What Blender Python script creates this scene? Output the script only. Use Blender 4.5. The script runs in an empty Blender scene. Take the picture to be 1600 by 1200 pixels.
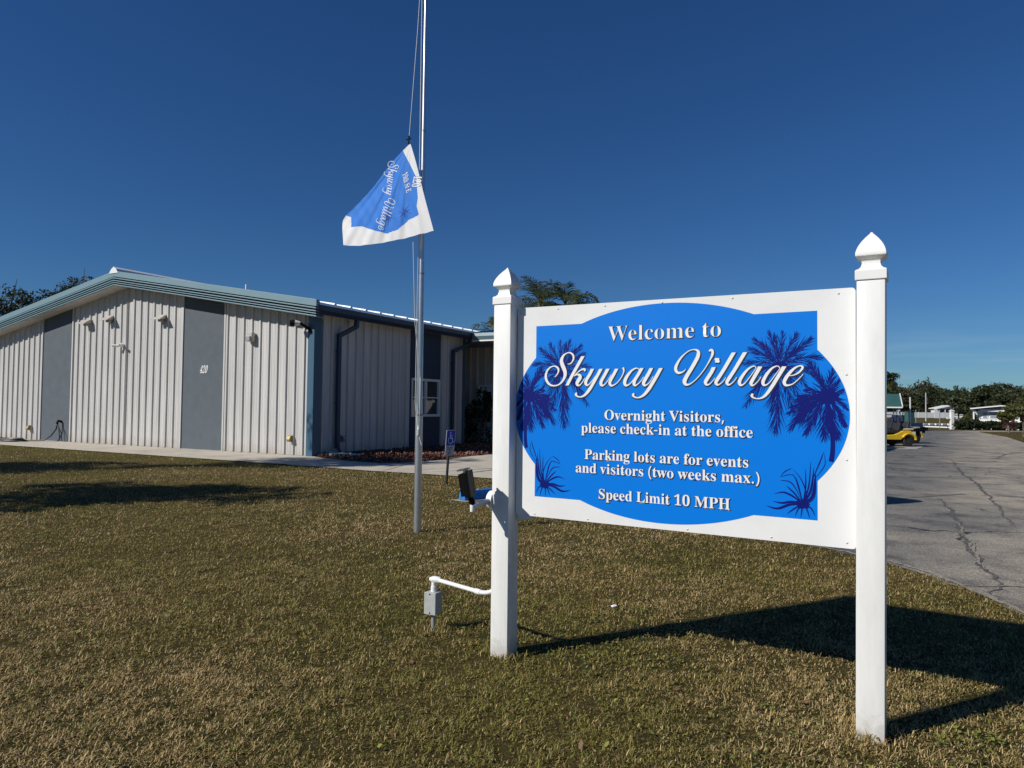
import bpy, bmesh, math, random
import numpy as np
from math import radians as R, sin, cos, pi
from mathutils import Vector, Matrix

random.seed(7)
rng = np.random.default_rng(11)
scene = bpy.context.scene
COL = scene.collection

# ---------------------------------------------------------------- camera, sky, sun, exposure
cam_d = bpy.data.cameras.new('camera')
cam_d.sensor_width = 36.0
cam_d.lens = 36.0 * 1109.0 / 1600.0
cam_d.clip_start = 0.05
cam_d.clip_end = 5000
cam = bpy.data.objects.new('camera', cam_d)
COL.objects.link(cam)
_p, _r = R(1.86), 0.012
_fw = Vector((0, cos(_p), sin(_p)))
_u0 = Vector((0, -sin(_p), cos(_p)))
_rt = cos(_r) * Vector((1, 0, 0)) + sin(_r) * _u0
_up = cos(_r) * _u0 - sin(_r) * Vector((1, 0, 0))
_m = Matrix((_rt, _up, -_fw)).transposed().to_4x4()
_m.translation = Vector((0, 0, 1.55))
cam.matrix_world = _m
scene.camera = cam

SUN_DIR = Vector((0.737, 0.356, -0.574)).normalized()      # the way the light travels
w = bpy.data.worlds.new('World')
scene.world = w
w.use_nodes = True
nt = w.node_tree
nt.nodes.clear()
wo = nt.nodes.new('ShaderNodeOutputWorld')
bg = nt.nodes.new('ShaderNodeBackground')
sky = nt.nodes.new('ShaderNodeTexSky')
sky.sky_type = 'NISHITA'
sky.sun_disc = False
sky.sun_elevation = R(35)
sky.sun_rotation = math.atan2(-SUN_DIR.x, -SUN_DIR.y)
sky.altitude = 0
sky.air_density = 1.0
sky.dust_density = 0.0
sky.ozone_density = 4.0
hs = nt.nodes.new('ShaderNodeHueSaturation')
hs.inputs['Saturation'].default_value = 1.12
nt.links.new(sky.outputs[0], hs.inputs['Color'])
tn = nt.nodes.new('ShaderNodeMix'); tn.data_type = 'RGBA'; tn.blend_type = 'MULTIPLY'; tn.inputs[0].default_value = 1.0
tn.inputs[7].default_value = (.53, .85, 1.22, 1)
nt.links.new(hs.outputs[0], tn.inputs[6]); 
# a few faint wisps low over the horizon
tc = nt.nodes.new('ShaderNodeTexCoord'); sx = nt.nodes.new('ShaderNodeSeparateXYZ'); nt.links.new(tc.outputs['Generated'], sx.inputs[0])
mp = nt.nodes.new('ShaderNodeMapping'); mp.inputs['Scale'].default_value = (3.0, 3.0, 40.0); nt.links.new(tc.outputs['Generated'], mp.inputs[0])
wn = nt.nodes.new('ShaderNodeTexNoise'); wn.inputs['Scale'].default_value = 1.6; wn.inputs['Detail'].default_value = 7; wn.inputs['Roughness'].default_value = .55; nt.links.new(mp.outputs[0], wn.inputs['Vector'])
wr_ = nt.nodes.new('ShaderNodeMapRange'); wr_.inputs['From Min'].default_value = .5; wr_.inputs['From Max'].default_value = .8; nt.links.new(wn.outputs['Fac'], wr_.inputs['Value'])
we = nt.nodes.new('ShaderNodeMapRange'); we.interpolation_type = 'SMOOTHSTEP'; we.inputs['From Min'].default_value = .13; we.inputs['From Max'].default_value = .05; nt.links.new(sx.outputs[2], we.inputs['Value'])
wm = nt.nodes.new('ShaderNodeMath'); wm.operation = 'MULTIPLY'; nt.links.new(wr_.outputs[0], wm.inputs[0]); nt.links.new(we.outputs[0], wm.inputs[1])
wk = nt.nodes.new('ShaderNodeMath'); wk.operation = 'MULTIPLY'; nt.links.new(wm.outputs[0], wk.inputs[0]); wk.inputs[1].default_value = .25
cm = nt.nodes.new('ShaderNodeMix'); cm.data_type = 'RGBA'; nt.links.new(wk.outputs[0], cm.inputs[0]); nt.links.new(tn.outputs[2], cm.inputs[6]); cm.inputs[7].default_value = (9, 10.5, 12, 1)
nt.links.new(cm.outputs[2], bg.inputs['Color'])
bg.inputs['Strength'].default_value = 0.050
nt.links.new(bg.outputs[0], wo.inputs['Surface'])

sun_d = bpy.data.lights.new('sun', 'SUN')
sun_d.energy = 4.6
sun_d.angle = R(0.5)
sun_d.color = (1.0, 0.965, 0.91)
sun = bpy.data.objects.new('sun', sun_d)
COL.objects.link(sun)
sun.rotation_euler = SUN_DIR.to_track_quat('-Z', 'Y').to_euler()
sun.location = (-40, -20, 40)

scene.view_settings.view_transform = 'Standard'
scene.view_settings.look = 'None'
scene.view_settings.exposure = 0.0
scene.view_settings.gamma = 1.0

# ---------------------------------------------------------------- materials
MATS = {}
def mat(name, col, rough=0.6, metal=0.0, var=0.0, vscale=4.0, bump=0.0, bscale=60.0, dirt=None, dscale=1.5, dlo=.5, dhi=.75, spec=0.5, trans=None):
    if name in MATS: return MATS[name]
    m = bpy.data.materials.new(name); m.use_nodes = True
    t = m.node_tree; b = t.nodes['Principled BSDF']
    b.inputs['Roughness'].default_value = rough
    b.inputs['Metallic'].default_value = metal
    b.inputs['Specular IOR Level'].default_value = spec
    b.inputs['Base Color'].default_value = (*col, 1)
    L = t.links
    if var or dirt or bump:
        g = t.nodes.new('ShaderNodeNewGeometry')
    cur = None
    if var:
        n = t.nodes.new('ShaderNodeTexNoise'); n.inputs['Scale'].default_value = vscale; n.inputs['Detail'].default_value = 6
        L.new(g.outputs['Position'], n.inputs['Vector'])
        r = t.nodes.new('ShaderNodeValToRGB')
        r.color_ramp.elements[0].position = .3; r.color_ramp.elements[1].position = .7
        r.color_ramp.elements[0].color = (*[c * (1 - var) for c in col], 1)
        r.color_ramp.elements[1].color = (*[min(1, c * (1 + var)) for c in col], 1)
        L.new(n.outputs['Fac'], r.inputs[0]); cur = r.outputs[0]
    if dirt:
        n = t.nodes.new('ShaderNodeTexNoise'); n.inputs['Scale'].default_value = dscale; n.inputs['Detail'].default_value = 8; n.inputs['Roughness'].default_value = .65
        L.new(g.outputs['Position'], n.inputs['Vector'])
        mr = t.nodes.new('ShaderNodeMapRange'); mr.inputs['From Min'].default_value = dlo; mr.inputs['From Max'].default_value = dhi
        L.new(n.outputs['Fac'], mr.inputs['Value'])
        mx = t.nodes.new('ShaderNodeMix'); mx.data_type = 'RGBA'
        L.new(mr.outputs[0], mx.inputs[0])
        if cur: L.new(cur, mx.inputs[6])
        else: mx.inputs[6].default_value = (*col, 1)
        mx.inputs[7].default_value = (*dirt, 1)
        cur = mx.outputs[2]
    if cur: L.new(cur, b.inputs['Base Color'])
    if bump:
        n = t.nodes.new('ShaderNodeTexNoise'); n.inputs['Scale'].default_value = bscale; n.inputs['Detail'].default_value = 4
        L.new(g.outputs['Position'], n.inputs['Vector'])
        bp = t.nodes.new('ShaderNodeBump'); bp.inputs['Strength'].default_value = bump; bp.inputs['Distance'].default_value = .01
        L.new(n.outputs['Fac'], bp.inputs['Height']); L.new(bp.outputs[0], b.inputs['Normal'])
    MATS[name] = m
    return m

def leaf_mat(name, c0, c1, c2=None, trans=.25, rough=.55):
    """foliage: each leaf has its own tint (an attribute of the leaf itself)"""
    if name in MATS: return MATS[name]
    m = bpy.data.materials.new(name); m.use_nodes = True
    t = m.node_tree; b = t.nodes['Principled BSDF']; L = t.links
    a = t.nodes.new('ShaderNodeAttribute'); a.attribute_name = 'tint'
    r = t.nodes.new('ShaderNodeValToRGB')
    r.color_ramp.elements[0].color = (*c0, 1); r.color_ramp.elements[1].color = (*c1, 1)
    if c2:
        r.color_ramp.elements[1].position = .6
        e = r.color_ramp.elements.new(1.0); e.color = (*c2, 1)
    L.new(a.outputs['Fac'], r.inputs[0]); L.new(r.outputs[0], b.inputs['Base Color'])
    b.inputs['Roughness'].default_value = rough
    b.inputs['Specular IOR Level'].default_value = .3
    tr = t.nodes.new('ShaderNodeBsdfTranslucent'); L.new(r.outputs[0], tr.inputs['Color'])
    mx = t.nodes.new('ShaderNodeMixShader'); mx.inputs[0].default_value = trans
    L.new(b.outputs[0], mx.inputs[1]); L.new(tr.outputs[0], mx.inputs[2])
    L.new(mx.outputs[0], t.nodes['Material Output'].inputs['Surface'])
    MATS[name] = m
    return m

# ---------------------------------------------------------------- mesh helpers
class MB:
    def __init__(s): s.v = []; s.f = []; s.mi = []
    def add(s, vs, fs, mi=0):
        o = len(s.v); s.v += [tuple(v) for v in vs]
        for f in fs: s.f.append(tuple(i + o for i in f)); s.mi.append(mi)
        return s
    def box(s, x0, x1, y0, y1, z0, z1, mi=0):
        vs = [(x, y, z) for z in (z0, z1) for y in (y0, y1) for x in (x0, x1)]
        return s.add(vs, [(0, 2, 3, 1), (4, 5, 7, 6), (0, 1, 5, 4), (2, 6, 7, 3), (0, 4, 6, 2), (1, 3, 7, 5)], mi)
    def obox(s, c, ax, ay, az, mi=0):
        """oriented box: centre and three half-axis vectors"""
        c, ax, ay, az = map(Vector, (c, ax, ay, az))
        vs = [c + i * ax + j * ay + k * az for k in (-1, 1) for j in (-1, 1) for i in (-1, 1)]
        return s.add(vs, [(0, 2, 3, 1), (4, 5, 7, 6), (0, 1, 5, 4), (2, 6, 7, 3), (0, 4, 6, 2), (1, 3, 7, 5)], mi)
    def quad(s, a, b, c, d, mi=0): return s.add([a, b, c, d], [(0, 1, 2, 3)], mi)
    def prism(s, poly, axis, a0, a1, mi=0):
        """poly: 2-D points; axis: 'x','y','z' extrusion"""
        n = len(poly)
        def p(q, a):
            if axis == 'x': return (a, q[0], q[1])
            if axis == 'y': return (q[0], a, q[1])
            return (q[0], q[1], a)
        vs = [p(q, a0) for q in poly] + [p(q, a1) for q in poly]
        fs = [tuple(range(n))[::-1], tuple(range(n, 2 * n))] + [(i, (i + 1) % n, n + (i + 1) % n, n + i) for i in range(n)]
        return s.add(vs, fs, mi)
    def tube(s, pts, rad, n=10, mi=0, cap=True):
        pts = [Vector(p) for p in pts]
        if not hasattr(rad, '__len__'): rad = [rad] * len(pts)
        up = Vector((0, 0, 1)); rings = []
        for i, p in enumerate(pts):
            d = (pts[min(i + 1, len(pts) - 1)] - pts[max(i - 1, 0)]).normalized()
            a = d.cross(up)
            if a.length < 1e-3: a = d.cross(Vector((1, 0, 0)))
            a.normalize(); b = d.cross(a).normalized()
            rings.append([p + rad[i] * (cos(2 * pi * k / n) * a + sin(2 * pi * k / n) * b) for k in range(n)])
        vs = [v for r in rings for v in r]; fs = []
        for i in range(len(pts) - 1):
            for k in range(n):
                fs.append((i * n + k, i * n + (k + 1) % n, (i + 1) * n + (k + 1) % n, (i + 1) * n + k))
        if cap:
            fs.append(tuple(range(n))[::-1]); fs.append(tuple(range((len(pts) - 1) * n, len(pts) * n)))
        return s.add(vs, fs, mi)
    def lathe(s, prof, c=(0, 0, 0), n=20, mi=0, axis='z'):
        def p(r, h, k):
            a = 2 * pi * k / n
            if axis == 'z': return (c[0] + r * cos(a), c[1] + r * sin(a), c[2] + h)
            if axis == 'y': return (c[0] + r * cos(a), c[1] + h, c[2] + r * sin(a))
            return (c[0] + h, c[1] + r * cos(a), c[2] + r * sin(a))
        vs = [p(r, h, k) for r, h in prof for k in range(n)]
        fs = [(i * n + k, i * n + (k + 1) % n, (i + 1) * n + (k + 1) % n, (i + 1) * n + k) for i in range(len(prof) - 1) for k in range(n)]
        fs.append(tuple(range(n))[::-1]); fs.append(tuple(range((len(prof) - 1) * n, len(prof) * n)))
        return s.add(vs, fs, mi)
    def sq_lathe(s, prof, c=(0, 0, 0), mi=0):
        vs = [(c[0] + sx * r, c[1] + sy * r, c[2] + h) for r, h in prof for sx, sy in ((-1, -1), (1, -1), (1, 1), (-1, 1))]
        fs = [(i * 4 + k, i * 4 + (k + 1) % 4, i * 4 + 4 + (k + 1) % 4, i * 4 + 4 + k) for i in range(len(prof) - 1) for k in range(4)]
        fs += [(3, 2, 1, 0), tuple(range(len(prof) * 4 - 4, len(prof) * 4))]
        return s.add(vs, fs, mi)
    def build(s, name, mats, parent=None, smooth=False, bevel=0, loc=None, rz=0, label=None):
        me = bpy.data.meshes.new(name); me.from_pydata(s.v, [], s.f); me.update()
        if not isinstance(mats, (list, tuple)): mats = [mats]
        for m in mats: me.materials.append(m)
        if len(mats) > 1: me.polygons.foreach_set('material_index', s.mi)
        bm = bmesh.new(); bm.from_mesh(me)
        bmesh.ops.recalc_face_normals(bm, faces=bm.faces)
        if bevel:
            es = [e for e in bm.edges if len(e.link_faces) == 2 and e.calc_face_angle(0) > .6]
            bmesh.ops.bevel(bm, geom=es, offset=bevel, segments=2, profile=.6, affect='EDGES', clamp_overlap=True)
        bm.to_mesh(me); bm.free()
        if smooth:
            me.polygons.foreach_set('use_smooth', [True] * len(me.polygons))
            try: me.set_sharp_from_angle(angle=R(40))
            except Exception: pass
        o = bpy.data.objects.new(name, me); COL.objects.link(o)
        if parent: o.parent = parent
        if loc: o.location = loc
        if rz: o.rotation_euler.z = rz
        if label: o['label'] = label
        return o

def np_mesh(name, verts, tris, m, parent=None, tint=None, quads=False):
    me = bpy.data.meshes.new(name)
    k = 4 if quads else 3
    nv, nf = len(verts), len(tris)
    me.vertices.add(nv); me.vertices.foreach_set('co', np.ascontiguousarray(verts, np.float32).ravel())
    me.loops.add(nf * k); me.loops.foreach_set('vertex_index', np.ascontiguousarray(tris, np.int32).ravel())
    me.polygons.add(nf); me.polygons.foreach_set('loop_start', np.arange(0, nf * k, k, dtype=np.int32))
    try: me.polygons.foreach_set('loop_total', np.full(nf, k, np.int32))
    except Exception: pass
    me.update(calc_edges=True)
    if tint is not None:
        a = me.attributes.new('tint', 'FLOAT', 'POINT'); a.data.foreach_set('value', np.ascontiguousarray(tint, np.float32))
    me.materials.append(m)
    o = bpy.data.objects.new(name, me); COL.objects.link(o)
    if parent: o.parent = parent
    return o

def tag(o, label=None, cat=None, group=None, kind=None):
    if label: o['label'] = label
    if cat: o['category'] = cat
    if group: o['group'] = group
    if kind: o['kind'] = kind
    return o
def thing(name, label, cat, loc=(0, 0, 0), rz=0, group=None):
    o = bpy.data.objects.new(name, None); COL.objects.link(o)
    o.empty_display_size = .2
    o.location = loc; o.rotation_euler.z = rz
    return tag(o, label, cat, group)
def copy_tree(o, parent=None):
    c = o.copy(); COL.objects.link(c)
    if parent: c.parent = parent
    for ch in [x for x in bpy.data.objects if x.parent == o]: copy_tree(ch, c)
    return c

def vnoise(x, y, s, seed=0):
    """smooth value noise on numpy arrays"""
    x = np.asarray(x) * s + 1000; y = np.asarray(y) * s + 1000
    xi = np.floor(x).astype(np.int64); yi = np.floor(y).astype(np.int64)
    fx = x - xi; fy = y - yi; fx = fx * fx * (3 - 2 * fx); fy = fy * fy * (3 - 2 * fy)
    def h(a, b):
        n = (a * 374761393 + b * 668265263 + seed * 974711) & 0x7fffffff
        n = ((n ^ (n >> 13)) * 1274126177) & 0x7fffffff
        return ((n ^ (n >> 16)) & 0xffff) / 65535.0
    return (h(xi, yi) * (1 - fx) + h(xi + 1, yi) * fx) * (1 - fy) + (h(xi, yi + 1) * (1 - fx) + h(xi + 1, yi + 1) * fx) * fy

def in_poly(px, py, poly):
    c = np.zeros(len(px), bool); n = len(poly)
    for i in range(n):
        x0, y0 = poly[i]; x1, y1 = poly[(i + 1) % n]
        if y0 == y1: continue
        k = ((y0 > py) != (y1 > py)) & (px < (x1 - x0) * (py - y0) / (y1 - y0) + x0)
        c ^= k
    return c

# ---------------------------------------------------------------- ground plan (metres, camera above 0,0)
B_ORIG = Vector((-5.913, 21.104, 0)); B_ROT = math.atan2(-.479, .878)
def bl(x, y):      # building-local to world
    return (B_ORIG.x + x * .878 + y * .479, B_ORIG.y - x * .479 + y * .878)
WALK = [(-40, 39.0), (-26, 29.3), (-18.06, 25.0), (-10.48, 20.8), (-5.9, 18.3), (-3.49, 16.79), (-2.13, 16.17), (-.46, 15.29), (1.2, 14.4), (6, 12.9),
        (6.6, 16.5), (3.2, 19.6), (.6, 22.2), (-.69, 22.9), (-1.25, 22.0), (-1.91, 20.5), (-2.67, 19.25), (-3.5, 18.9), (-4.4, 19.5), (-5.62, 20.78), bl(0, .05), bl(-18, .05), bl(-40, .05)]
MULCH = [bl(.02, .15), (-5.62, 20.78), (-4.4, 19.5), (-3.5, 18.9), (-2.67, 19.25), (-1.91, 20.5), (-1.25, 22.0), (-.69, 22.9), (.6, 22.2), bl(8.6, 4.6), bl(8.6, 10.4), bl(-2.3, 10.4), bl(-2.3, 8.4), bl(.06, 8.4)]
ASPHALT = [(3.9, -30), (3.93, 2), (3.94, 5.49), (3.99, 6.08), (3.96, 6.77), (3.85, 7.31), (3.37, 8.30), (2.5, 9.5), (1.2, 10.6), (.1, 11.2), (-.62, 11.45), (-.72, 11.75), (-.3, 12.3), (.1, 12.7), (1.2, 14.4), (6, 12.9),
           (6.6, 16.5), (9.5, 20.5), (12, 24), (14.8, 30.5), (19.0, 34.6), (24.2, 42.5), (28.9, 51.0), (33.4, 58.6), (41.3, 61.6), (60, 66), (120, 84),
           (120, 79), (60, 63.2), (43.5, 58.6), (37.8, 57.5), (36.2, 54.5), (31.8, 45.6), (26.8, 37.2), (24.0, 30), (23.0, 18), (22, -30)]
# ---------------------------------------------------------------- ground
def jag(poly, step, amp, seed, keep=()):
    r = random.Random(seed); out = []
    for i in range(len(poly)):
        a, b = Vector(poly[i]), Vector(poly[(i + 1) % len(poly)])
        d = b - a; n = max(1, min(90, int(d.length / step))); nr = Vector((-d.y, d.x)).normalized() if d.length else Vector((0, 0))
        for k in range(n):
            p = a + d * k / n
            out.append(tuple(p + nr * r.uniform(-amp, amp)) if k else tuple(p))
    return out
def sheet(name, poly, z, m):
    me = bpy.data.meshes.new(name)
    me.from_pydata([(x, y, z) for x, y in poly], [], [tuple(range(len(poly)))])
    bm = bmesh.new(); bm.from_mesh(me); bmesh.ops.triangulate(bm, faces=bm.faces); bmesh.ops.recalc_face_normals(bm, faces=bm.faces)
    for f in bm.faces:
        if f.normal.z < 0: f.normal_flip()
    bm.to_mesh(me); bm.free()
    me.materials.append(m)
    o = bpy.data.objects.new(name, me); COL.objects.link(o)
    return tag(o, kind='structure')

def ground_mat():
    m = bpy.data.materials.new('lawn_soil'); m.use_nodes = True
    t = m.node_tree; b = t.nodes['Principled BSDF']; L = t.links
    b.inputs['Roughness'].default_value = .95; b.inputs['Specular IOR Level'].default_value = .1
    g = t.nodes.new('ShaderNodeNewGeometry')
    def noise(s, d=6, ro=.6):
        n = t.nodes.new('ShaderNodeTexNoise'); n.inputs['Scale'].default_value = s; n.inputs['Detail'].default_value = d; n.inputs['Roughness'].default_value = ro
        L.new(g.outputs['Position'], n.inputs['Vector']); return n
    n1 = noise(18, 8, .75); r1 = t.nodes.new('ShaderNodeValToRGB')
    e = r1.color_ramp.elements; e[0].position = .3; e[0].color = (.012, .010, .004, 1); e[1].position = .72; e[1].color = (.22, .155, .06, 1)
    x = e.new(.5); x.color = (.06, .048, .018, 1)
    L.new(n1.outputs['Fac'], r1.inputs[0])
    n2 = noise(.45, 5); r2 = t.nodes.new('ShaderNodeValToRGB')
    e = r2.color_ramp.elements; e[0].position = .4; e[0].color = (.07, .07, .016, 1); e[1].position = .62; e[1].color = (.15, .105, .035, 1)
    L.new(n2.outputs['Fac'], r2.inputs[0])
    mx = t.nodes.new('ShaderNodeMix'); mx.data_type = 'RGBA'; mx.inputs[0].default_value = .5
    L.new(r1.outputs[0], mx.inputs[6]); L.new(r2.outputs[0], mx.inputs[7]); L.new(mx.outputs[2], b.inputs['Base Color'])
    n3 = noise(30, 6, .8); bp = t.nodes.new('ShaderNodeBump'); bp.inputs['Strength'].default_value = 1; bp.inputs['Distance'].default_value = .04
    L.new(n3.outputs['Fac'], bp.inputs['Height']); L.new(bp.outputs[0], b.inputs['Normal'])
    return m
sheet('lawn', [(-2500, -300), (2500, -300), (2500, 3500), (-2500, 3500)], 0, ground_mat())

def asphalt_mat():
    m = bpy.data.materials.new('asphalt'); m.use_nodes = True
    t = m.node_tree; b = t.nodes['Principled BSDF']; L = t.links
    b.inputs['Roughness'].default_value = .85; b.inputs['Specular IOR Level'].default_value = .3
    g = t.nodes.new('ShaderNodeNewGeometry')
    def noise(s, d=6, ro=.6, vec=None):
        n = t.nodes.new('ShaderNodeTexNoise'); n.inputs['Scale'].default_value = s; n.inputs['Detail'].default_value = d; n.inputs['Roughness'].default_value = ro
        L.new(vec or g.outputs['Position'], n.inputs['Vector']); return n
    def ramp(src, *stops):
        r = t.nodes.new('ShaderNodeValToRGB'); e = r.color_ramp.elements
        e[0].position, e[0].color = stops[0][0], (*stops[0][1], 1); e[1].position, e[1].color = stops[-1][0], (*stops[-1][1], 1)
        for p, c in stops[1:-1]: x = e.new(p); x.color = (*c, 1)
        L.new(src, r.inputs[0]); return r.outputs[0]
    def mix(f, a, c, bt='MIX'):
        x = t.nodes.new('ShaderNodeMix'); x.data_type = 'RGBA'; x.blend_type = bt
        if isinstance(f, float): x.inputs[0].default_value = f
        else: L.new(f, x.inputs[0])
        for s, v in ((6, a), (7, c)):
            if isinstance(v, tuple): x.inputs[s].default_value = (*v, 1)
            else: L.new(v, x.inputs[s])
        return x.outputs[2]
    # worn pale wheel lane against the darker, newer seal by the lawn: lateral position x - .64 y
    sp = t.nodes.new('ShaderNodeSeparateXYZ'); L.new(g.outputs['Position'], sp.inputs[0])
    ma = t.nodes.new('ShaderNodeMath'); ma.operation = 'MULTIPLY_ADD'; L.new(sp.outputs[1], ma.inputs[0]); ma.inputs[1].default_value = -.64; L.new(sp.outputs[0], ma.inputs[2])
    big = noise(.35, 5, .6)
    ad = t.nodes.new('ShaderNodeMath'); ad.operation = 'MULTIPLY_ADD'; L.new(big.outputs['Fac'], ad.inputs[0]); ad.inputs[1].default_value = 6.0; L.new(ma.outputs[0], ad.inputs[2])
    mr = t.nodes.new('ShaderNodeMapRange'); mr.interpolation_type = 'SMOOTHSTEP'; L.new(ad.outputs[0], mr.inputs['Value']); mr.inputs['From Min'].default_value = .9; mr.inputs['From Max'].default_value = 4.4
    base = mix(mr.outputs[0], (.135, .132, .125), (.285, .255, .205))
    blot = ramp(noise(1.1, 7, .65).outputs['Fac'], (.36, (.52, .52, .56)), (.5, (1, 1, 1)), (.68, (1.3, 1.27, 1.2)))
    base = mix(1.0, base, blot, 'MULTIPLY')
    agg = ramp(noise(60, 4, .8).outputs['Fac'], (.32, (.30, .30, .32)), (.5, (1, 1, 1)), (.64, (2.4, 2.3, 2.1)))
    base = mix(.85, base, agg, 'MULTIPLY')
    # hairline crack net, only in patches
    dn = noise(1.4, 4, .6)
    sc = t.nodes.new('ShaderNodeVectorMath'); sc.operation = 'MULTIPLY_ADD'
    L.new(dn.outputs['Color'], sc.inputs[0]); sc.inputs[1].default_value = (.9, .9, 0); L.new(g.outputs['Position'], sc.inputs[2])
    vo = t.nodes.new('ShaderNodeTexVoronoi'); vo.feature = 'DISTANCE_TO_EDGE'; vo.inputs['Scale'].default_value = .42; L.new(sc.outputs[0], vo.inputs['Vector'])
    cr = t.nodes.new('ShaderNodeMapRange'); L.new(vo.outputs['Distance'], cr.inputs['Value']); cr.inputs['From Min'].default_value = .012; cr.inputs['From Max'].default_value = .004; 
    pm = t.nodes.new('ShaderNodeMapRange'); L.new(noise(.5, 3).outputs['Fac'], pm.inputs['Value']); pm.inputs['From Min'].default_value = .46; pm.inputs['From Max'].default_value = .56
    mm = t.nodes.new('ShaderNodeMath'); mm.operation = 'MULTIPLY'; L.new(cr.outputs[0], mm.inputs[0]); L.new(pm.outputs[0], mm.inputs[1])
    base = mix(mm.outputs[0], base, (.03, .03, .03))
    L.new(base, b.inputs['Base Color'])
    bp = t.nodes.new('ShaderNodeBump'); bp.inputs['Strength'].default_value = .7; bp.inputs['Distance'].default_value = .008
    L.new(noise(110, 4, .7).outputs['Fac'], bp.inputs['Height']); L.new(bp.outputs[0], b.inputs['Normal'])
    return m
M_ASPH = asphalt_mat()
ASPH_J = jag(ASPHALT, .18, .05, 3)
sheet('road', ASPH_J, .006, M_ASPH)
M_CONC = mat('concrete', (.50, .445, .355), .9, var=.10, vscale=2.5, bump=.3, bscale=80, dirt=(.30, .28, .24), dscale=.9, dlo=.52, dhi=.75)
sheet('walkway', WALK, .02, M_CONC)
jm = MB()
M_JOINT = mat('joint_dirt', (.045, .04, .032), .95)
def ribbon(mb, pts, wd, z, seed=0, jit=.3):
    r = random.Random(seed); P = []
    for i in range(len(pts) - 1):
        a, b = Vector(pts[i]), Vector(pts[i + 1]); n = max(2, int((b - a).length / .06))
        P += [a + (b - a) * k / n for k in range(n)]
    P.append(Vector(pts[-1]))
    off = 0; vs = []
    for i, p in enumerate(P):
        d = (P[min(i + 1, len(P) - 1)] - P[max(i - 1, 0)]).normalized(); nr = Vector((-d.y, d.x))
        off = off * .8 + r.uniform(-1, 1) * wd * jit * 2
        ww = wd * (1 + r.uniform(-.7, .9) * min(1, jit * 3)) / 2 * min(1, .25 + 3 * min(i, len(P) - 1 - i) / len(P))
        vs += [(p.x + nr.x * (off - ww), p.y + nr.y * (off - ww), z), (p.x + nr.x * (off + ww), p.y + nr.y * (off + ww), z)]
    mb.add(vs, [(2 * i, 2 * i + 1, 2 * i + 3, 2 * i + 2) for i in range(len(P) - 1)])
for a, b in (((-2.2, 16.2), (.9, 18.9)), ((-5.9, 18.3), (-5.6, 20.7)), ((-3.0, 16.6), (-2.6, 19.2)), ((-8.6, 19.8), (-7.6, 21.9)), ((-11.3, 21.3), (-10.2, 23.4)), ((-14, 22.8), (-12.9, 24.9)), ((-16.7, 24.3), (-15.6, 26.3))):
    ribbon(jm, [a, b], .022, .024, 5, .05)
ribbon(jm, [(-1.3, 15.95), (-.2, 17.6), (1.5, 17.2)], .05, .0245, 6, .2)
tag(jm.build('walkway_joints', M_JOINT), kind='structure')
ck = MB()
CR1 = [(7.6, 12.6), (7.05, 11.46), (6.32, 10.13), (5.84, 9.23), (5.5, 8.5), (5.07, 7.83), (4.65, 6.99), (4.44, 6.5), (4.1, 6.1)]
ribbon(ck, CR1, .06, .010, 1, .2)
ribbon(ck, [(14.5, 23.5), (11.47, 18.07), (9.51, 14.37), (8.12, 11.93), (7.45, 10.76), (6.9, 9.8)], .04, .0105, 2, .3)
ribbon(ck, [(11.4, 14.6), (10.6, 13.2), (10.1, 12.0)], .03, .0105, 4, .3)
ribbon(ck, [(17, 22.5), (15.3, 19.4), (13.4, 17.2)], .045, .0105, 9, .3)
ribbon(ck, [(21, 29), (18.3, 26.4), (16.2, 23.8)], .05, .0105, 10, .3)
ribbon(ck, [(12.2, 20.4), (15, 19.9), (17.5, 20.2)], .04, .0112, 12, .3)
ribbon(ck, [(8.3, 13.4), (9.6, 13.0), (11.8, 13.1)], .03, .0112, 11, .3)
tag(ck.build('road_cracks', mat('crack_tar', (.095, .09, .083), .9, var=.4, vscale=14)), kind='structure')
cp = MB()
for k in range(3):
    ribbon(cp, [Vector(q) + Vector((random.uniform(-.04, .04), random.uniform(-.04, .04))) for q in CR1[2 + k:6 + k // 2]], .022, .0145 + .0006 * k, 20 + k, .35)
ribbon(cp, [(6.5, 5.2), (5.6, 5.9), (4.6, 6.35), (3.98, 6.35)], .03, .0148, 31, .4)
ribbon(cp, [(3.96, 2), (3.99, 5.49), (4.04, 6.08), (4.01, 6.77), (3.90, 7.31), (3.42, 8.34), (2.6, 9.5)], .045, .0142, 41, .25)
tag(cp.build('road_crumbs', mat('crumbled_asphalt', (.27, .24, .19), .95, var=.4, vscale=40)), kind='structure')
sheet('parking_slab', [(12.2, 28.2), (16.6, 29.2), (19.0, 32.5), (18.4, 33.2), (12.2, 33.2)], .016, mat('slab_concrete', (.36, .33, .28), .9, var=.15, vscale=3))
sheet('gravel_patch', jag([(-1.05, 11.72), (-.72, 11.52), (-.25, 12.05), (-.3, 12.3)], .06, .03, 8), .012, mat('gravel', (.34, .31, .27), .95, var=.5, vscale=60, bump=.8, bscale=70))

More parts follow.
